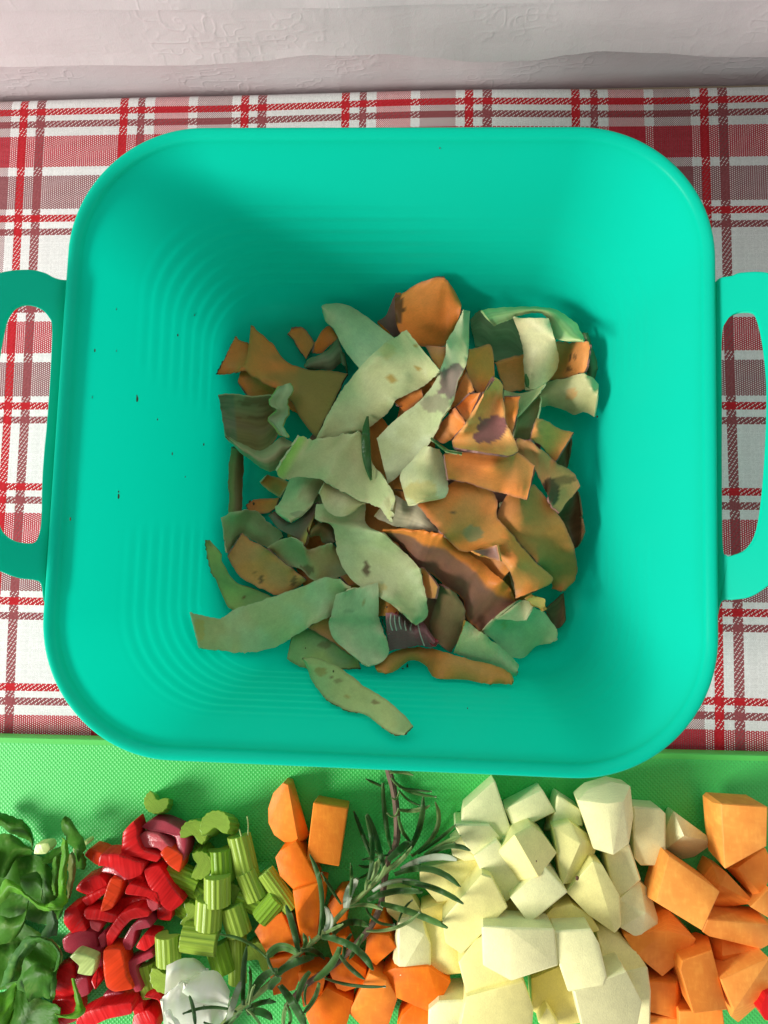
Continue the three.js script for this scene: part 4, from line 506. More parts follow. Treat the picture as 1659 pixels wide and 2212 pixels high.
const sweet = (pts, top, mat = M.sweet, label = NL.sw.shift(), th = 0.022, f = 'H') => thing('sweet_potato_cube', chunk(f, pts, top, th, 0.0005), mat, label, 'sweet potato cube', SWE);
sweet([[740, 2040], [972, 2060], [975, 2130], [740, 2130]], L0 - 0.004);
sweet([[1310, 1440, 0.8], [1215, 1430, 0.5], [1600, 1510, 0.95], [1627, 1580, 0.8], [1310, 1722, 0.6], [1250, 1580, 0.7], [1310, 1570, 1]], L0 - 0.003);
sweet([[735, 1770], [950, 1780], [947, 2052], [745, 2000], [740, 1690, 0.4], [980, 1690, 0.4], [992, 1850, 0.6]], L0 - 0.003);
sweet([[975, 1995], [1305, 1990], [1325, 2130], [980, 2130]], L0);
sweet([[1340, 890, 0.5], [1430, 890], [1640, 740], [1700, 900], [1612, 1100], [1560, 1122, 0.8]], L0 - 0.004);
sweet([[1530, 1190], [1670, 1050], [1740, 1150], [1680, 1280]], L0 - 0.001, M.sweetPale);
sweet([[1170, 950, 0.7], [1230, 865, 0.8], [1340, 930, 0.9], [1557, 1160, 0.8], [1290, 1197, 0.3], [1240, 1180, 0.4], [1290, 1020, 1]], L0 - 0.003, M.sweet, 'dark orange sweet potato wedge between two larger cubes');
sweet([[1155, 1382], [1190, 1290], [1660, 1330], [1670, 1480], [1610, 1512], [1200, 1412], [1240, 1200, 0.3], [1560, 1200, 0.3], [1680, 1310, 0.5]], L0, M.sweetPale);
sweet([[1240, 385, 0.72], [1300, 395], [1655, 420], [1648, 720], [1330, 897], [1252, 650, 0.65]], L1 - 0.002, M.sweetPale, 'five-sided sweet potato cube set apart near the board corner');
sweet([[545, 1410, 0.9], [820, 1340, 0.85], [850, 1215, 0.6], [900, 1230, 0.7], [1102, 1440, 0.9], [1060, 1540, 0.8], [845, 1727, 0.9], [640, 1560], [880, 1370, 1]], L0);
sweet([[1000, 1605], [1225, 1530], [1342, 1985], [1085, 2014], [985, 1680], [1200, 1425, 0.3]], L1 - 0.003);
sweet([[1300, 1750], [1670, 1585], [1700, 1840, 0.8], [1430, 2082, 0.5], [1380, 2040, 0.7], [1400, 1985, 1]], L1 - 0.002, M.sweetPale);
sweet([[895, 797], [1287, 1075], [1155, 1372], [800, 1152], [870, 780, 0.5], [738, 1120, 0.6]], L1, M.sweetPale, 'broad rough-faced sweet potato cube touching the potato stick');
thing('chard_stalk', chunk('H', [[1600, 1990], [1650, 1880], [1720, 1860], [1720, 2080], [1640, 2060]], L1, 0.02), M.red, 'bright red scrap beside the sweet potato at the board edge', 'chopped stalk');

const carrot = (f, pts, top, mat = M.carrot, label = NL.ca.shift(), th = 0.018) => thing('carrot_piece', chunk(f, pts, top, th, 0.0005, 0.14), mat, label, 'carrot piece', CAR);
carrot('F', [[1110, 1180], [1200, 1070], [1265, 1060], [1250, 1290], [1180, 1320]], BT + 0.013);
carrot('F', [[1420, 1380], [1450, 1270], [1540, 1290], [1622, 1470], [1480, 1642], [1400, 1560]], BT + 0.017);
carrot('F', [[545, 1380], [600, 1300], [750, 1240], [862, 1480], [860, 1520], [640, 1552]], BT + 0.017);
carrot('F', [[640, 1600], [880, 1560], [900, 1700], [850, 1830], [690, 1872]], BT + 0.016);
carrot('F', [[1110, 1450], [1240, 1420], [1290, 1560], [1170, 1640]], BT + 0.016);
carrot('F', [[1120, 1690], [1260, 1580], [1400, 1680], [1385, 1790], [1240, 1842], [1180, 1820]], BT + 0.018);
carrot('F', [[880, 1700], [1090, 1710], [1060, 1850], [920, 1962]], BT + 0.017);
carrot('F', [[765, 232], [690, 310], [650, 430], [652, 545], [695, 635], [770, 690], [880, 692], [800, 245], [830, 228, 0.35], [960, 640, 0.35], [940, 672, 0.4]], BT + 0.013, M.carrotPale, 'half-round carrot slice lying by itself on the green board', 0.0128);
carrot('F', [[1000, 385], [1256, 430], [1190, 876], [945, 836]], BT + 0.015, M.carrotPale, 'squarish carrot slab with stripes lying on the bare board', 0.0146);
carrot('F', [[860, 688], [950, 850], [1032, 1000], [850, 1062], [740, 950], [705, 810], [740, 760]], BT + 0.017, M.carrot, 'carrot chunk touching the half-round carrot slice');
carrot('F', [[840, 1062, 0.9], [1030, 1010, 0.95], [1085, 1000, 0.8], [1080, 1130, 0.7], [1040, 1200, 0.9], [1012, 1475, 0.7], [910, 1482, 0.7], [872, 1300, 0.9], [870, 1240, 1]], BT + 0.020, M.carrot, 'long carrot end pointing down to the rosemary stem');
carrot('G', [[0, 1390], [150, 1410], [212, 1500], [60, 1632], [-30, 1600]], BT + 0.020);
carrot('F', [[1270, 2010, 0.8], [1430, 1700, 0.95], [1560, 1760], [1642, 1890, 0.9], [1560, 2140, 0.6], [1400, 2140, 0.7], [1530, 1900, 1]], BT + 0.022, M.carrotPale);
carrot('F', [[940, 2030], [1100, 1820], [1300, 1922], [1240, 2130], [980, 2130]], BT + 0.019);
carrot('G', [[260, 2030], [350, 1950], [472, 2010], [472, 2140], [220, 2140]], BT + 0.019);
carrot('G', [[110, 1700, 0.8], [200, 1600, 0.7], [212, 1662], [460, 1650], [632, 1770, 0.9], [550, 1930, 0.9], [470, 2002, 0.85], [220, 1892, 0.9]], BT + 0.023, M.carrot, 'large carrot cube leaning against the potato chunks', 0.02);

/* celery: crescent cross-section with ribs on the back */
function celeryGeo(len, r) {
  const s = new THREE.Shape(), P = [], n = 66;
  for (let i = 0; i <= n; i++) { const a = (-35 + 250 * i / n) * Math.PI / 180, q = r * (1 + 0.028 * Math.cos(i / n * Math.PI * 2 * 11)); P.push([q * Math.cos(a), q * Math.sin(a) * 0.92]); }
  for (let i = 1; i < 14; i++) { const t = i / 14, x = -0.82 + 1.64 * t, y = -0.53 + 0.40 * Math.sin(Math.PI * t) ** 1.6 - 0.10 * Math.sin(Math.PI * 2 * t) ** 2; P.push([r * x * (1 - 0.0 * t), r * y]); }
  P.forEach(([x, y], i) => i ? s.lineTo(x, y) : s.moveTo(x, y)); s.closePath();
  const g = new THREE.ExtrudeGeometry(s, { depth: len, bevelEnabled: true, bevelThickness: 0.0003, bevelSize: 0.0003, bevelOffset: -0.0003, bevelSegments: 2, steps: 1 });
  g.translate(0, 0, -len / 2);
  const p = g.attributes.position, uv = g.attributes.uv; for (let i = 0; i < p.count; i++) uv.setXY(i, Math.atan2(p.getY(i), p.getX(i)) * 0.5, p.getZ(i) * 30);
  return g;
}
function celery(f, x, y, { len = 0.016, r = 0.0075, ang = 0, roll = 0, stand = false, h = 0, tilt = 0, side = M.celerySide, end = M.celeryEnd, label = stand ? 'celery piece set on its end in the celery heap, crescent cut showing' : side === M.celeryDeep ? 'dark green celery piece lying on its side in the celery heap' : 'pale ribbed celery piece lying on its side in the celery heap' }) {
  const g = celeryGeo(len, r * 0.82), m = new THREE.Matrix4(), q = new THREE.Quaternion();
  const a = -ang * Math.PI / 180;
  if (stand) { q.setFromEuler(new THREE.Euler(-Math.PI / 2 + tilt, 0, 0)); q.premultiply(new THREE.Quaternion().setFromAxisAngle(new THREE.Vector3(0, 1, 0), a)); }
  else { q.setFromAxisAngle(new THREE.Vector3(0, 0, 1), roll * Math.PI / 180); q.premultiply(new THREE.Quaternion().setFromAxisAngle(new THREE.Vector3(1, 0, 0), tilt)); q.premultiply(new THREE.Quaternion().setFromAxisAngle(new THREE.Vector3(0, 1, 0), a + Math.PI / 2)); }
  g.applyQuaternion(q); g.computeBoundingBox(); const lo = g.boundingBox.min.y, hi = g.boundingBox.max.y, hy = BT + 0.0003 + h - lo, c = at(...dd(f, x, y), hy + hi * 0.6); g.translate(c.x, hy, c.z); stamp(g);
  return thing('celery_piece', g, [end, side], label, 'celery piece', CEL);
}
const dkc = { side: M.celeryDeep };
celery('F', -20, 1190, { stand: false, ang: 30, ...dkc }); celery('F', 370, 1090, { stand: true, ang: 40, len: 0.010, ...dkc }); celery('F', 520, 1150, { ang: 200, roll: 35, ...dkc, len: 0.015, r: 0.0085 });
celery('F', 60, 1040, { ang: 35, roll: 30, len: 0.015, ...dkc }); celery('E', 1330, 1150, { ang: 20, roll: 10, len: 0.017, ...dkc, h: 0.003 }); celery('E', 1390, 1400, { stand: true, ang: 100, len: 0.012, ...dkc });
celery('E', 1140, 605, { stand: true, ang: 200, len: 0.012, r: 0.0078, tilt: 0.35, end: M.celeryEnd, side: M.celeryDeep, label: 'lone celery piece sitting apart on the bare green board' });
celery('F', 75, 640, { stand: true, ang: 15, len: 0.015, r: 0.0085, tilt: -0.25, ...dkc }); celery('F', 250, 600, { stand: true, ang: -5, len: 0.018, r: 0.0095, tilt: -0.35, ...dkc, label: 'celery piece showing its notched crescent end to the tub' });
celery('F', 110, 855, { stand: true, ang: 90, len: 0.015, r: 0.0085, tilt: -0.15, ...dkc }); celery('F', 270, 880, { ang: 85, roll: 330, len: 0.015, r: 0.0082, h: 0.004, ...dkc });
celery('F', 440, 800, { ang: 75, roll: 30, len: 0.019, r: 0.0075, h: 0.004, label: 'celery piece with a loose string sticking up from it' }).userData.strings = [[490, 640, 492, 560, 484, 490], [440, 650, 432, 620, 424, 590]];
celery('F', 510, 1035, { ang: 65, roll: 330, len: 0.014, r: 0.0070, h: 0.006 }); celery('F', 380, 1310, { ang: 70, roll: 30, len: 0.014, r: 0.008, h: 0.006 }); celery('F', 715, 1075, { ang: 52, roll: 40, len: 0.022, r: 0.0062, h: 0.006, label: 'longest celery stick leaning on the carrot' });
celery('F', 650, 1220, { ang: -50, roll: 20, len: 0.013, r: 0.0068, h: 0.008, side: M.celeryDeep }); celery('F', 400, 1600, { ang: 88, roll: 35, len: 0.024, r: 0.0058, h: 0.004 });
celery('F', 270, 1600, { ang: 70, roll: 10, len: 0.014, r: 0.0078, h: 0.006, ...dkc }); celery('F', 570, 1590, { stand: true, ang: 30, len: 0.012, r: 0.0095, tilt: -0.2, h: 0.001, ...dkc });
celery('F', 240, 1085, { ang: 88, roll: 325, len: 0.0135, r: 0.0080, h: 0.011 }); celery('F', 170, 1265, { ang: 92, roll: 35, len: 0.0135, r: 0.0086, h: 0.009 }); celery('F', 105, 1465, { ang: 5, roll: 325, len: 0.017, r: 0.0085, h: 0.010, label: 'pale celery piece lying crosswise with a split side' });
celery('E', 1080, 1900, { ang: 75, roll: 320, len: 0.015, r: 0.0068, h: 0.003 });
celery('E', 1225, 1870, { stand: true, ang: 170, len: 0.012, r: 0.0100, tilt: 0.2, h: 0.005, side: M.celerySide, label: 'bright celery crescent touching the white onion' }); celery('E', 1215, 1690, { ang: 85, roll: 35, len: 0.0135, r: 0.0078, h: 0.012 });

/* onion */
const onion = (label, s, o = {}) => peel('onion_piece', label, 'onion piece', ONI, { f: 'F', s, th: 0.0026, gap: 0.003, col: (u, v, x, y) => mix3([0.90, 0.92, 0.82], [0.84, 0.89, 0.70], vnoise(x / 5, y / 60, 0, 15)), under: skinOf([0.84, 0.88, 0.74]), bow: 0.005, jag: 1.2, uvs: 60, ...o }, M.onion);
const onL = 'white onion slice in the heap beside the celery';
onion(onL, [[-120, 1980, -100, 2300], [20, 1900, 60, 2300], [160, 1880, 230, 2300]], { gap: 0.006 });
onion(onL, [[-140, 1640, -150, 1900], [-20, 1590, -30, 1850], [90, 1590, 110, 1760], [170, 1660, 180, 1730]], { gap: 0.004 });
onion(onL, [[-170, 1890, -160, 2120], [-60, 1800, 10, 2150], [90, 1740, 160, 2130], [230, 1760, 270, 2100], [350, 1960, 300, 2090]], { gap: 0.003, lift: [0.006, 0.003] });
onion('curved white onion layer between celery and rosemary stem', [[60, 1730, -20, 1850], [170, 1680, 100, 1920], [270, 1700, 240, 1960], [355, 1840, 330, 1990]], { gap: 0.002, bow: 0.006 });
onion('pale onion sliver lying on the red stalks', [[-160, 2000, -130, 2080], [-105, 1980, -80, 2110], [-65, 2110, -60, 2180], [-40, 2220, -50, 2240]], { gap: 0.003, bow: 0.003 });

/* red chard stalks */
function prism(f, pts, top, thick, lean = 0.22, r = 0.0006) {
  const D0 = pts.map(([x, y]) => dd(f, x, y)), cur = new THREE.CatmullRomCurve3(D0.map(([x, y]) => new THREE.Vector3(x, y, 0)), true, 'catmullrom', 0.25), n = pts.length * 5, hb = Math.max(BT + 0.0002, top - thick);
  const ring = cur.getPoints(n).slice(0, n), ta = rr(-lean, lean), tb = rr(-lean, lean), c = new THREE.Vector3(); ring.forEach((p) => c.addScaledVector(p, 1 / n)); const q0 = at(c.x, c.y, top);
  const T = ring.map((p) => { const q = at(p.x, p.y, top), h = Math.max(hb + 0.001, top + (q.x - q0.x) * ta + (q.z - q0.z) * tb); return at(p.x, p.y, h); });
  let area = 0; T.forEach((p, i) => { const q = T[(i + 1) % n]; area += p.x * q.z - q.x * p.z; }); if (area < 0) T.reverse();
  const inn = (i, d) => { const a = T[(i + n - 1) % n], b = T[(i + 1) % n], t = b.clone().sub(a).setY(0).normalize(); return new THREE.Vector3(-t.z * d, 0, t.x * d); };
  const rows = [T.map((p) => new THREE.Vector3(p.x, hb, p.z)), T.map((p) => p.clone().setY(p.y - r)), T.map((p, i) => p.clone().add(inn(i, r * 0.4)).setY(p.y - r * 0.3)), T.map((p, i) => p.clone().add(inn(i, r * 1.2)))];
  const pos = [], ix = []; rows.forEach((w) => w.forEach((p) => pos.push(p.x, p.y, p.z)));
  for (let k = 0; k < 3; k++) for (let i = 0; i < n; i++) { const a = k * n + i, b = k * n + (i + 1) % n; ix.push(a, a + n, b, b, a + n, b + n); }
  THREE.ShapeUtils.triangulateShape(rows[3].map((p) => new THREE.Vector2(p.x, p.z)), []).forEach(([a, b, d]) => { ix.push(3 * n + a, 3 * n + d, 3 * n + b); ix.push(a, b, d); });
  let g = new THREE.BufferGeometry(); g.setAttribute('position', new THREE.Float32BufferAttribute(pos, 3)); g.setIndex(ix); g = toCreasedNormals(g, 0.7);
  let far = 0, ax = 1, az = 0; for (const p of T) for (const q of T) { const d = p.distanceTo(q); if (d > far) { far = d; ax = (q.x - p.x) / d; az = (q.z - p.z) / d; } }
  { const p = g.attributes.position, N = g.attributes.normal, uv = [], o = rnd() * 5; for (let i = 0; i < p.count; i++) { const x = p.getX(i), y = p.getY(i), z = p.getZ(i), up = Math.abs(N.getY(i)) > 0.5; uv.push((x * ax + z * az) * 26 + o, (up ? z * ax - x * az : y) * 26 + o); } g.setAttribute('uv', new THREE.Float32BufferAttribute(uv, 2)); }
  stamp(g); return g;
}
const stalk = (pts, top, mat = M.red, label = top < 0.0125 ? 'chard stalk piece sunk low under others in the red heap' : mat === M.redPink ? 'pink wet cut end of a chard stalk in the red heap' : mat === M.redMauve ? 'mauve chard stalk piece in the red heap' : mat === M.redOrange ? 'orange red chard stalk piece in the red heap' : 'bright red ribbed chard stalk piece in the red heap', th = 0.012) => thing('chard_stalk', prism('J', pts, BT + top, th), mat, label, 'chopped stalk', RED);
stalk([[290, 900], [350, 800], [520, 750], [600, 850], [450, 960]], 0.012, M.red); stalk([[180, 1100], [300, 1060], [400, 1290], [260, 1330], [170, 1220]], 0.012, M.red); stalk([[160, 1380], [330, 1300], [480, 1320], [500, 1480], [300, 1540], [180, 1500]], 0.010, M.redMauve);
stalk([[60, 1700], [250, 1620], [300, 1900], [120, 2000], [20, 1880]], 0.010, M.red); stalk([[60, 1980], [280, 1980], [300, 2180], [80, 2240]], 0.011, M.red); stalk([[300, 1540], [520, 1500], [560, 1760], [400, 1900], [300, 1760]], 0.010, M.redMauve);
stalk([[660, 1000], [960, 960], [1060, 1080], [860, 1180], [680, 1150]], 0.010, M.red); stalk([[1100, 1020], [1240, 1080], [1220, 1200], [1090, 1180]], 0.012, M.red); stalk([[560, 1930], [700, 1900], [850, 1960], [820, 2050], [600, 2090]], 0.011, M.redMauve); stalk([[840, 1980], [940, 1940], [960, 2100], [860, 2120]], 0.012, M.red);
stalk([[860, 2130], [1000, 2080], [1070, 2150], [1080, 2300], [850, 2300]], 0.014, M.red); stalk([[270, 1780], [400, 1760], [420, 1920], [300, 1960]], 0.014, M.redMauve); stalk([[440, 1790], [500, 1680], [545, 1780], [480, 1880]], 0.015, M.red);
stalk([[375, 560], [430, 490], [560, 545], [500, 655]], 0.014, M.redOrange); stalk([[350, 990], [560, 880], [610, 900], [450, 1040], [400, 1052]], 0.016); stalk([[790, 770], [930, 750], [1000, 890], [820, 852]], 0.014);
stalk([[935, 280], [1040, 210], [1160, 215], [1330, 310], [1390, 420], [1352, 610], [1300, 560], [1270, 390], [1200, 352], [1050, 330]], 0.016, M.redMauve, 'mauve arched chard stalk slice at the back of the red heap');
stalk([[910, 370], [980, 330], [1100, 350], [1190, 440], [1245, 500], [1180, 560], [1090, 490], [960, 480]], 0.017, M.redPink); stalk([[1120, 540], [1190, 470], [1338, 560], [1310, 724], [1200, 655]], 0.020, M.redOrange);
stalk([[755, 330], [860, 220], [896, 320], [892, 390], [950, 500], [1120, 560], [1080, 625], [850, 572], [735, 560], [740, 450]], 0.019, M.red, 'V-shaped light red chard stalk slice near the lone celery piece');
stalk([[960, 700], [1110, 660], [1240, 860], [1352, 1010], [1230, 1112], [1140, 1060], [1000, 850]], 0.018); stalk([[535, 550], [700, 545], [860, 610], [965, 640], [930, 750], [790, 800], [660, 690], [540, 665], [505, 660]], 0.021, M.red, 'long red chard stalk piece lying across the top of the heap'); stalk([[560, 670], [660, 680], [790, 770], [770, 805], [660, 745], [545, 720]], 0.018, M.redPink);
stalk([[365, 1140], [380, 1090], [520, 1090], [690, 1150], [702, 1200], [640, 1222], [520, 1200], [400, 1190]], 0.018); stalk([[425, 1200], [540, 1230], [515, 1312], [440, 1280]], 0.016, M.redPink);
stalk([[600, 850], [640, 780], [745, 800], [732, 900], [645, 1080], [530, 1112], [560, 980]], 0.020, M.redOrange, 'orange red chard stalk strip leaning across the heap'); stalk([[775, 940], [820, 840], [1080, 920], [1105, 1040], [980, 970]], 0.020); stalk([[985, 985], [1090, 1020], [1100, 1080], [1040, 1112], [1000, 1060]], 0.019, M.redPink);
stalk([[590, 1330], [720, 1140], [880, 1070], [1012, 1110], [1000, 1162], [840, 1192], [740, 1292], [622, 1470], [600, 1460]], 0.019); stalk([[750, 1400], [830, 1260], [900, 1200], [980, 1190], [1032, 1260], [960, 1282], [880, 1302], [860, 1400], [830, 1490], [770, 1482]], 0.018, M.redMauve); stalk([[880, 1462], [960, 1340], [1082, 1360], [1060, 1432], [970, 1502]], 0.020);
stalk([[510, 1360], [580, 1310], [590, 1440], [540, 1470]], 0.014, M.redMauve); stalk([[750, 1640], [900, 1560], [1030, 1510], [1052, 1560], [890, 1642], [900, 1750], [942, 1880], [870, 1902], [800, 1750]], 0.017, M.redMauve, 'forked mauve chard stalk slice beside the celery'); stalk([[565, 1490], [740, 1490], [790, 1740], [852, 1870], [670, 1902], [590, 1850], [560, 1690]], 0.021, M.redOrange, 'broad flat red orange chard stalk piece');
stalk([[960, 1950], [1100, 1900], [1252, 2130], [1222, 2182], [1130, 2050], [1090, 1982]], 0.018); stalk([[300, 2150], [450, 2070], [640, 2030], [832, 2010], [832, 2120], [600, 2172], [310, 2300]], 0.021, M.red, 'ribbed red chard stalk strip at the lower edge of the heap');

/* shredded chard leaves */
const gM = [0.055, 0.20, 0.016], gD = gM, gB = [0.13, 0.40, 0.02], gS = [0.040, 0.13, 0.026];
const leaf = (s, a, b, o = {}, label = a === gM && b === gM && !o.bow ? 'broad green chard leaf sheet beneath the leafy heap' : a[0] > 0.1 ? 'olive chard leaf shred beside the bright upright ribbon' : o.bow > 0.005 ? 'wrinkled humped chard leaf shred in the leafy heap' : 'mid green chard leaf shred in the leafy heap') => peel('chard_leaf', label, 'leaf shred', LEA, { f: 'I', s, th: 0.0004, gap: 0.003, col: (() => { const id = ++cno; return (u, v, x, y) => { const n = vnoise(x / 20, y / 20, 0, id), w = Math.abs(vnoise(x / 26 + y / 60, y / 26, 0, id + 2) - 0.5); return mix3(mix3(a, b, n), mix3(b, [0.3, 0.42, 0.12], 0.4), 0.6 * ss(0.05, 0.0, w)); }; })(), under: skinOf(b), bow: 0.003, wave: 0.004, jag: 4, sag: 5e-6, ...o }, M.leaf);
leaf([[-80, 1980, -60, 2400], [120, 1900, 140, 2400], [320, 1960, 300, 2400], [560, 2060, 520, 2300]], gD, gD); leaf([[-90, 1200, -60, 1900], [150, 1250, 150, 1900], [400, 1400, 350, 1950], [560, 1500, 500, 2000]], gD, gD, { gap: 0.001 }); leaf([[-80, 600, -60, 1250], [200, 640, 200, 1250], [420, 720, 430, 1300], [600, 1020, 560, 1240]], gD, gD, { gap: 0.001 });
leaf([[700, 620, 760, 620], [690, 700, 800, 700], [680, 780, 780, 790]], gD, gM, { gap: 0.001 }); leaf([[590, 298, 552, 380], [640, 315, 580, 450], [720, 440, 620, 530], [770, 520, 690, 620], [800, 600, 720, 720]], gM, [0.07, 0.21, 0.02], { bow: 0.002 }, 'pointed green leaf tip rising above the leafy heap');
leaf([[0 - 60, 250, -60, 400], [0, 265, 0, 400], [110, 300, 100, 470], [210, 350, 200, 500], [285, 420, 270, 535], [320, 540, 290, 600]], gM, gD, { bow: 0.006 }); leaf([[-60, 470, -60, 880], [0, 470, 0, 870], [110, 480, 70, 830], [250, 560, 150, 700], [315, 610, 290, 655]], gD, gM, { bow: 0.007 });
leaf([[385, 670, 380, 745], [460, 630, 480, 725], [580, 560, 570, 650]], gM, gD); leaf([[620, 680, 680, 620], [625, 800, 692, 800], [620, 950, 660, 1000], [618, 1060, 640, 1060]], [0.17, 0.20, 0.05], [0.14, 0.17, 0.04], { bow: 0.004 }); leaf([[490, 690, 560, 655], [485, 800, 560, 780], [480, 950, 525, 920], [495, 1020, 520, 1030]], gM, [0.09, 0.26, 0.02], { gap: 0.006 });
leaf([[180, 850, 190, 965], [330, 815, 290, 1050], [395, 900, 385, 1085]], gM, [0.04, 0.14, 0.015], { gap: 0.004 }); leaf([[-60, 1220, -60, 1500], [0, 1215, 0, 1480], [110, 1240, 110, 1450], [230, 1180, 200, 1340], [260, 1080, 240, 1240]], gM, [0.08, 0.24, 0.02], { gap: 0.004, bow: 0.005 });
leaf([[-50, 1940, -40, 2400], [50, 1900, 20, 2400], [150, 1830, 60, 2300], [150, 1900, 120, 2120]], gM, gB, { gap: 0.004 }); leaf([[190, 1780, 250, 2020], [330, 1640, 360, 1960], [490, 1720, 460, 1980]], gD, gM, { bow: 0.006 });
leaf([[440, 1175, 500, 1175], [420, 1290, 532, 1270], [380, 1412, 530, 1402]], gS, [0.08, 0.14, 0.07], { bow: 0.005, gap: 0.006 }, 'greyish glossy leaf shred below the bright ribbon');
leaf([[10, 1870, 160, 1820], [60, 1700, 205, 1680], [130, 1540, 265, 1570], [260, 1410, 335, 1490], [400, 1415, 420, 1460], [500, 1450, 480, 1500], [572, 1560, 530, 1590], [565, 1660, 490, 1740]], gS, gM, { bow: 0.008, gap: 0.010, sag: 2e-6 }, 'shiny dark leaf ribbon bent into an arch');
leaf([[-60, 960, -60, 1120], [0, 955, 0, 1110], [60, 868, 100, 1010], [180, 935, 175, 1015], [240, 1005, 250, 1065], [330, 1075, 340, 1142], [430, 1105, 412, 1175], [485, 1088, 475, 1172]], gB, [0.10, 0.30, 0.02], { bow: 0.004, gap: 0.010, wave: 0.002, sag: 2e-6 }, 'bright green leaf ribbon curling across the leafy heap');
leaf([[580, 505, 632, 540], [560, 680, 637, 640], [530, 880, 616, 800], [540, 970, 612, 950], [520, 1050, 616, 1085], [450, 1110, 575, 1152], [430, 1150, 470, 1172]], gB, [0.09, 0.28, 0.02], { bow: 0.003, gap: 0.012, sag: 2e-6, wave: 0.001 }, 'upright bright green leaf ribbon beside the red stalks');
leaf([[655, 1790, 690, 1790], [680, 1900, 720, 1900], [695, 2030, 765, 2020], [680, 2100, 787, 2090], [600, 2130, 690, 2167], [505, 2118, 530, 2147]], gB, [0.12, 0.33, 0.02], { bow: 0.003, gap: 0.006, wave: 0.001 }, 'thin bright leaf sliver lying over the red stalks');
const rib = (pts, top, label) => thing('leaf_stem', prism('I', pts, BT + top, 0.007, 0.1), M.stalk, label, 'leaf stem', LEA);
rib([[330, 562], [440, 550], [462, 600], [420, 650], [310, 652]], 0.020, 'pale cut leaf stem at the back of the leafy heap'); rib([[640, 1602], [700, 1560], [872, 1620], [842, 1770], [710, 1752], [722, 1682]], 0.024, 'pale crooked leaf stem among the red stalks'); rib([[668, 600], [795, 525], [805, 560], [680, 648]], 0.018, 'thin pale stem stub beside the pointed leaf tip');

/* rosemary sprigs */
function sprig(label, f, stem, rad, mat, leaves, lift) {
  const P = stem.map(([ff, x, y]) => { const q = dd(ff, x, y); return [q[0], q[1], hfMax(q[0], q[1], 2)]; });
  const n = 60, c2 = new THREE.CatmullRomCurve3(P.map(([x, y]) => new THREE.Vector3(x, y, 0))), pt = c2.getPoints(n); let h = pt.map((p) => hfMax(p.x, p.y, 2) + rad + 0.0008); const T = h.slice();
  for (let k = 0; k < 300; k++) h = h.map((v, i) => Math.max(T[i], ((h[i - 1] ?? h[i + 1]) + (h[i + 1] ?? h[i - 1])) / 2 - 4e-6));
  const W = pt.map((p, i) => at(p.x, p.y, h[i] + lift)); const g = new THREE.TubeGeometry(new THREE.CatmullRomCurve3(W), 90, rad, 10);
  { const p = g.attributes.position; const N = 91; for (let i = 0; i < p.count; i++) { const ring = Math.floor(i / 11), k = 1 + 0.18 * (vnoise(ring / 3, i % 11, 0, 5) - 0.5) - 0.35 * ring / N; const cpt = new THREE.Vector3(); const t = ring / 90; new THREE.CatmullRomCurve3(W).getPointAt(Math.min(1, t), cpt); p.setXYZ(i, cpt.x + (p.getX(i) - cpt.x) * k, cpt.y + (p.getY(i) - cpt.y) * k, cpt.z + (p.getZ(i) - cpt.z) * k); } g.computeVertexNormals(); }
  const uv = g.attributes.uv; for (let i = 0; i < uv.count; i++) uv.setXY(i, uv.getY(i) * 0.6, uv.getX(i) * 2);
  g.computeBoundingBox(); const b = g.boundingBox, root = groupAt('rosemary_sprig', new THREE.Vector3((b.min.x + b.max.x) / 2, b.min.y, (b.min.z + b.max.z) / 2), label, 'herb sprig');
  stamp(g); part('stem', g, mat, root);
  for (const [ff, x0, y0, xm, ym, x1, y1, w = 40, kind = 'd', up = 0.003] of leaves) {
    const s = []; const N = 7; for (let i = 0; i <= N; i++) { const t = i / N, qx = (1 - t) ** 2 * x0 + 2 * t * (1 - t) * (2 * xm - (x0 + x1) / 2) + t * t * x1, qy = (1 - t) ** 2 * y0 + 2 * t * (1 - t) * (2 * ym - (y0 + y1) / 2) + t * t * y1; const dx = 2 * (1 - t) * (2 * xm - (x0 + x1) / 2 - x0) + 2 * t * (x1 - 2 * xm + (x0 + x1) / 2), dy = 2 * (1 - t) * (2 * ym - (y0 + y1) / 2 - y0) + 2 * t * (y1 - 2 * ym + (y0 + y1) / 2), L = Math.hypot(dx, dy) || 1, hw = w / 2 * 0.82 * (0.35 + 0.65 * Math.sin(Math.PI * Math.min(1, 0.12 + t * 0.72)) ** 0.8) * (t > 0.92 ? 0.5 : 1); s.push([qx - dy / L * hw, qy + dx / L * hw, qx + dy / L * hw, qy - dx / L * hw]); }
    const base = { d: [0.028, 0.085, 0.018], m: [0.055, 0.135, 0.03], l: [0.15, 0.24, 0.075], w: [0.40, 0.45, 0.33] }[kind], j = rr(0.85, 1.2);
    const g1 = sheet({ f: ff, s, th: 0.0007, gap: 0.0009, sag: 3e-6, it: 40, bow: kind === 'w' ? 0.0002 : 0.0007, lift: [0.0005, up + rr(0, 0.003)], jag: 0.4, step: 2.6, uvs: 60, edge: kind === 'w' ? [0.2, 0.26, 0.13] : mix3(base, [0.3, 0.36, 0.2], 0.35), under: skinOf([0.36, 0.40, 0.30]), col: (u, v) => { const mid = ss(0.10, 0.02, Math.abs(v - 0.5)); const c = mix3(base, kind === 'w' ? [0.56, 0.6, 0.5] : mix3(base, [0.02, 0.04, 0.01], 0.5), mid); return [c[0] * j, c[1] * j, c[2] * j]; } });
    part('leaf', g1, M.needle, root);
  }
}
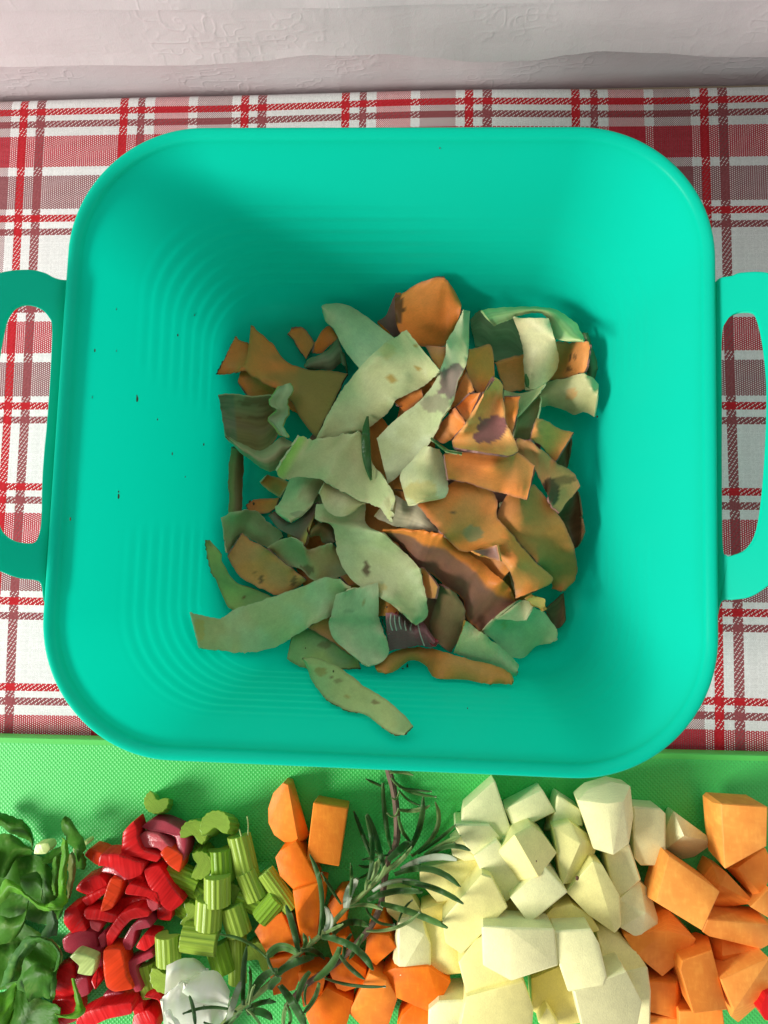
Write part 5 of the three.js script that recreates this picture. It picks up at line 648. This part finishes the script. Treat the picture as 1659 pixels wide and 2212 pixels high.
sprig('woody rosemary sprig with a bare brown stem running under the tub rim', 'G', [['G', 150, 120], ['G', 190, 270], ['G', 215, 450], ['G', 210, 700], ['G', 150, 830], ['F', 1500, 1220], ['F', 1380, 1420], ['F', 1150, 1640], ['F', 930, 1800], ['F', 780, 1960]], 0.0019, M.twig, [
  ['G', 160, 155, 250, 150, 340, 172, 34, 'l'], ['G', 110, 262, 50, 235, -15, 205, 28, 'm'], ['G', 110, 235, 128, 500, 175, 750, 46, 'm', 0.001], ['G', 175, 195, 300, 290, 520, 340, 34, 'm'], ['G', 235, 290, 300, 360, 390, 405, 26, 'm'], ['G', 230, 440, 360, 445, 470, 410, 42, 'l'], ['G', 230, 430, 200, 490, 145, 470, 22, 'l'], ['G', 235, 300, 215, 355, 180, 350, 20, 'l'], ['G', 230, 490, 260, 600, 325, 690, 36, 'm'], ['G', 250, 270, 380, 290, 480, 300, 26, 'd'],
  ['F', 1570, 790, 1480, 770, 1390, 650, 26, 'm'], ['F', 1575, 790, 1480, 805, 1375, 825, 28, 'd'], ['F', 1480, 850, 1420, 880, 1350, 870, 30, 'd'], ['F', 1470, 900, 1410, 940, 1350, 970, 30, 'd'], ['F', 1200, 1500, 1130, 1640, 1000, 1760, 70, 'm'], ['F', 1380, 1400, 1330, 1500, 1275, 1590, 44, 'm'], ['F', 1290, 1400, 1245, 1480, 1230, 1580, 40, 'd'], ['F', 1200, 1565, 1280, 1660, 1385, 1745, 46, 'd'], ['F', 1085, 1740, 1300, 1795, 1550, 1805, 34, 'd'], ['F', 970, 1690, 910, 1780, 870, 1930, 56, 'm'], ['F', 1040, 1780, 1000, 1900, 915, 2015, 46, 'm'], ['F', 950, 1790, 930, 1860, 935, 1940, 26, 'd'], ['F', 800, 1930, 770, 2010, 765, 2110, 40, 'l'], ['F', 790, 1950, 820, 2040, 800, 2110, 34, 'm'], ['G', -20, 1200, 60, 1300, 200, 1330, 30, 'd'], ['G', 230, 1310, 270, 1210, 335, 1140, 24, 'd']], 0);
sprig('leafy green rosemary sprig lying across the carrots and potatoes', 'F', [['F', 250, 2150], ['F', 440, 1960], ['F', 640, 1800], ['F', 870, 1560], ['F', 1060, 1400], ['F', 1250, 1200], ['F', 1400, 1070], ['F', 1540, 930], ['G', 260, 810]], 0.0015, M.greenStem, [
  ['F', 1540, 900, 1490, 700, 1412, 475, 60, 'd', 0.006], ['F', 1440, 800, 1375, 630, 1310, 455, 40, 'd', 0.006], ['F', 1400, 1060, 1430, 940, 1500, 830, 44, 'l'], ['F', 1440, 1020, 1500, 960, 1550, 895, 44, 'l'], ['F', 1250, 1200, 1270, 1080, 1335, 975, 84, 'w', 0.005], ['F', 1210, 1170, 1140, 1060, 1060, 930, 30, 'd'], ['F', 1040, 1410, 1058, 1080, 970, 790, 48, 'd', 0.006], ['F', 1280, 1100, 1290, 980, 1284, 860, 34, 'm'], ['F', 1080, 1380, 1115, 1290, 1090, 1195, 52, 'w', 0.004], ['F', 1120, 1370, 1140, 1310, 1130, 1240, 30, 'w'], ['F', 1280, 1190, 1400, 1175, 1525, 1210, 40, 'l'], ['F', 1150, 1400, 1270, 1310, 1420, 1340, 66, 'd'], ['F', 1060, 1420, 1300, 1500, 1455, 1675, 72, 'd', 0.005], ['F', 1090, 1390, 1150, 1360, 1220, 1325, 34, 'l'], ['F', 880, 1540, 845, 1370, 785, 1178, 62, 'd', 0.005], ['F', 870, 1550, 740, 1500, 630, 1590, 84, 'm'], ['F', 900, 1530, 1000, 1530, 1080, 1592, 44, 'd'], ['F', 920, 1510, 935, 1460, 920, 1400, 44, 'm'], ['F', 950, 1490, 970, 1460, 965, 1425, 24, 'l'], ['F', 630, 1575, 470, 1455, 278, 1405, 34, 'm'], ['F', 700, 1720, 830, 1630, 1000, 1580, 76, 'd'], ['F', 720, 1680, 600, 1740, 520, 1880, 80, 'd'], ['F', 700, 1700, 660, 1640, 640, 1560, 34, 'd'], ['F', 660, 1830, 690, 1770, 745, 1745, 76, 'd'], ['F', 740, 1800, 850, 1950, 935, 2120, 84, 'd', 0.004], ['F', 455, 1950, 455, 1720, 480, 1500, 52, 'd', 0.005], ['F', 480, 1930, 510, 1800, 505, 1655, 32, 'm'], ['F', 500, 1950, 520, 1850, 540, 1800, 28, 'l'], ['F', 405, 2000, 200, 1965, -10, 2015, 34, 'd'], ['F', 40, 1880, 70, 1980, 85, 2110, 38, 'd'], ['F', 330, 2100, 380, 1930, 432, 1770, 64, 'w', 0.004], ['F', 470, 1990, 590, 1930, 700, 1925, 52, 'd'], ['F', 480, 2010, 590, 2000, 675, 2060, 80, 'd'], ['F', 440, 1990, 380, 2050, 300, 2100, 44, 'm'], ['F', 400, 2040, 350, 2100, 330, 2160, 40, 'm'], ['F', 150, 2080, 200, 2100, 300, 2120, 30, 'd'], ['F', 480, 1980, 560, 2060, 600, 2140, 30, 'l'],
  ['G', 270, 800, 385, 600, 420, 345, 56, 'd', 0.006], ['G', 330, 800, 520, 600, 515, 385, 44, 'l', 0.006], ['G', 380, 780, 550, 660, 665, 560, 34, 'd', 0.005], ['G', 430, 790, 590, 700, 705, 645, 50, 'l', 0.004], ['G', 480, 785, 630, 720, 780, 755, 50, 'd', 0.004], ['G', 250, 900, 480, 810, 680, 830, 64, 'w', 0.004], ['G', 200, 940, 470, 900, 700, 1030, 62, 'd', 0.004], ['G', 30, 1070, 220, 990, 450, 1022, 44, 'w', 0.003], ['G', 260, 1000, 500, 1045, 728, 1165, 56, 'd', 0.004], ['G', -10, 1140, 200, 1070, 412, 1078, 62, 'd', 0.004], ['G', 90, 1165, 350, 1240, 608, 1352, 66, 'm', 0.004], ['G', -20, 1375, 210, 1350, 390, 1238, 36, 'l', 0.003], ['G', 150, 830, 250, 740, 310, 690, 70, 'd', 0.003], ['G', 20, 990, 60, 900, 80, 820, 44, 'l'], ['G', 60, 1000, 110, 930, 130, 870, 40, 'l'], ['G', 180, 900, 260, 820, 330, 730, 40, 'l'], ['G', 0, 980, 30, 740, -20, 490, 50, 'd', 0.005]], 0.0012);
// potato eyes, celery strings
const eyeMat = new THREE.MeshStandardMaterial({ color: rgb(0.13, 0.06, 0.03), roughness: 0.7 }), stringMat = new THREE.MeshStandardMaterial({ color: rgb(0.45, 0.58, 0.22), roughness: 0.5 });
for (const o of [...scene.children]) {
  if (o.userData.eye) { const [f, x, y, r] = o.userData.eye, q = dd(f, x, y), p = at(...q, hfMax(...q, 0)), g = new THREE.SphereGeometry(r, 14, 8); g.scale(0.7, 0.35, 1); g.translate(p.x, p.y, p.z); part('eye', g, eyeMat, o); delete o.userData.eye; }
  if (o.userData.strings) { for (const [a, b, c, d, e, f] of o.userData.strings) { const h0 = hfMax(...dd('F', a, b), 1) - 0.001, P = [at(...dd('F', a, b), h0), at(...dd('F', c, d), h0 + 0.001), at(...dd('F', e, f), h0 + 0.003)]; part('string', new THREE.TubeGeometry(new THREE.CatmullRomCurve3(P), 12, 0.00035, 6), stringMat, o); } delete o.userData.strings; }
}
// crumbs
{
  const g = []; for (const [x, y, r] of [[155, 568, 4], [296, 862, 5], [295, 855, 3], [370, 1236, 0], [418, 680, 5], [250, 668, 3], [384, 724, 3], [372, 980, 3], [256, 1072, 4], [256, 1062, 3], [140, 980, 3], [340, 906, 3], [250, 758, 3], [152, 1121, 3], [205, 757, 3], [950, 318, 3], [880, 1440, 5], [870, 1445, 4], [1540, 1300, 0], [427, 803, 3], [198, 858, 3], [440, 960, 3], [400, 1030, 2], [540, 1085, 6], [548, 1088, 4], [660, 1400, 2], [720, 1450, 2], [1010, 1530, 2], [1290, 900, 3]]) if (r) { const h = x < 170 ? RIM - 0.003 : hfMax(x, y, 0), s = new THREE.IcosahedronGeometry(r * 0.00018, 1); const p = at(x, y, h + 0.0002); s.scale(rr(0.5, 1), 0.5, rr(0.8, 1.9)); s.translate(p.x, p.y, p.z); g.push(s); }
  const o = shade(new THREE.Mesh(mergeGeometries(g), new THREE.MeshStandardMaterial({ color: new THREE.Color().setRGB(0.09, 0.08, 0.03), roughness: 0.8 }))); o.name = 'vegetable_crumbs'; o.userData = { kind: 'stuff', label: 'tiny dark vegetable crumbs stuck to the tub walls', category: 'crumbs' }; scene.add(o);
}
renderer.render(scene, camera);
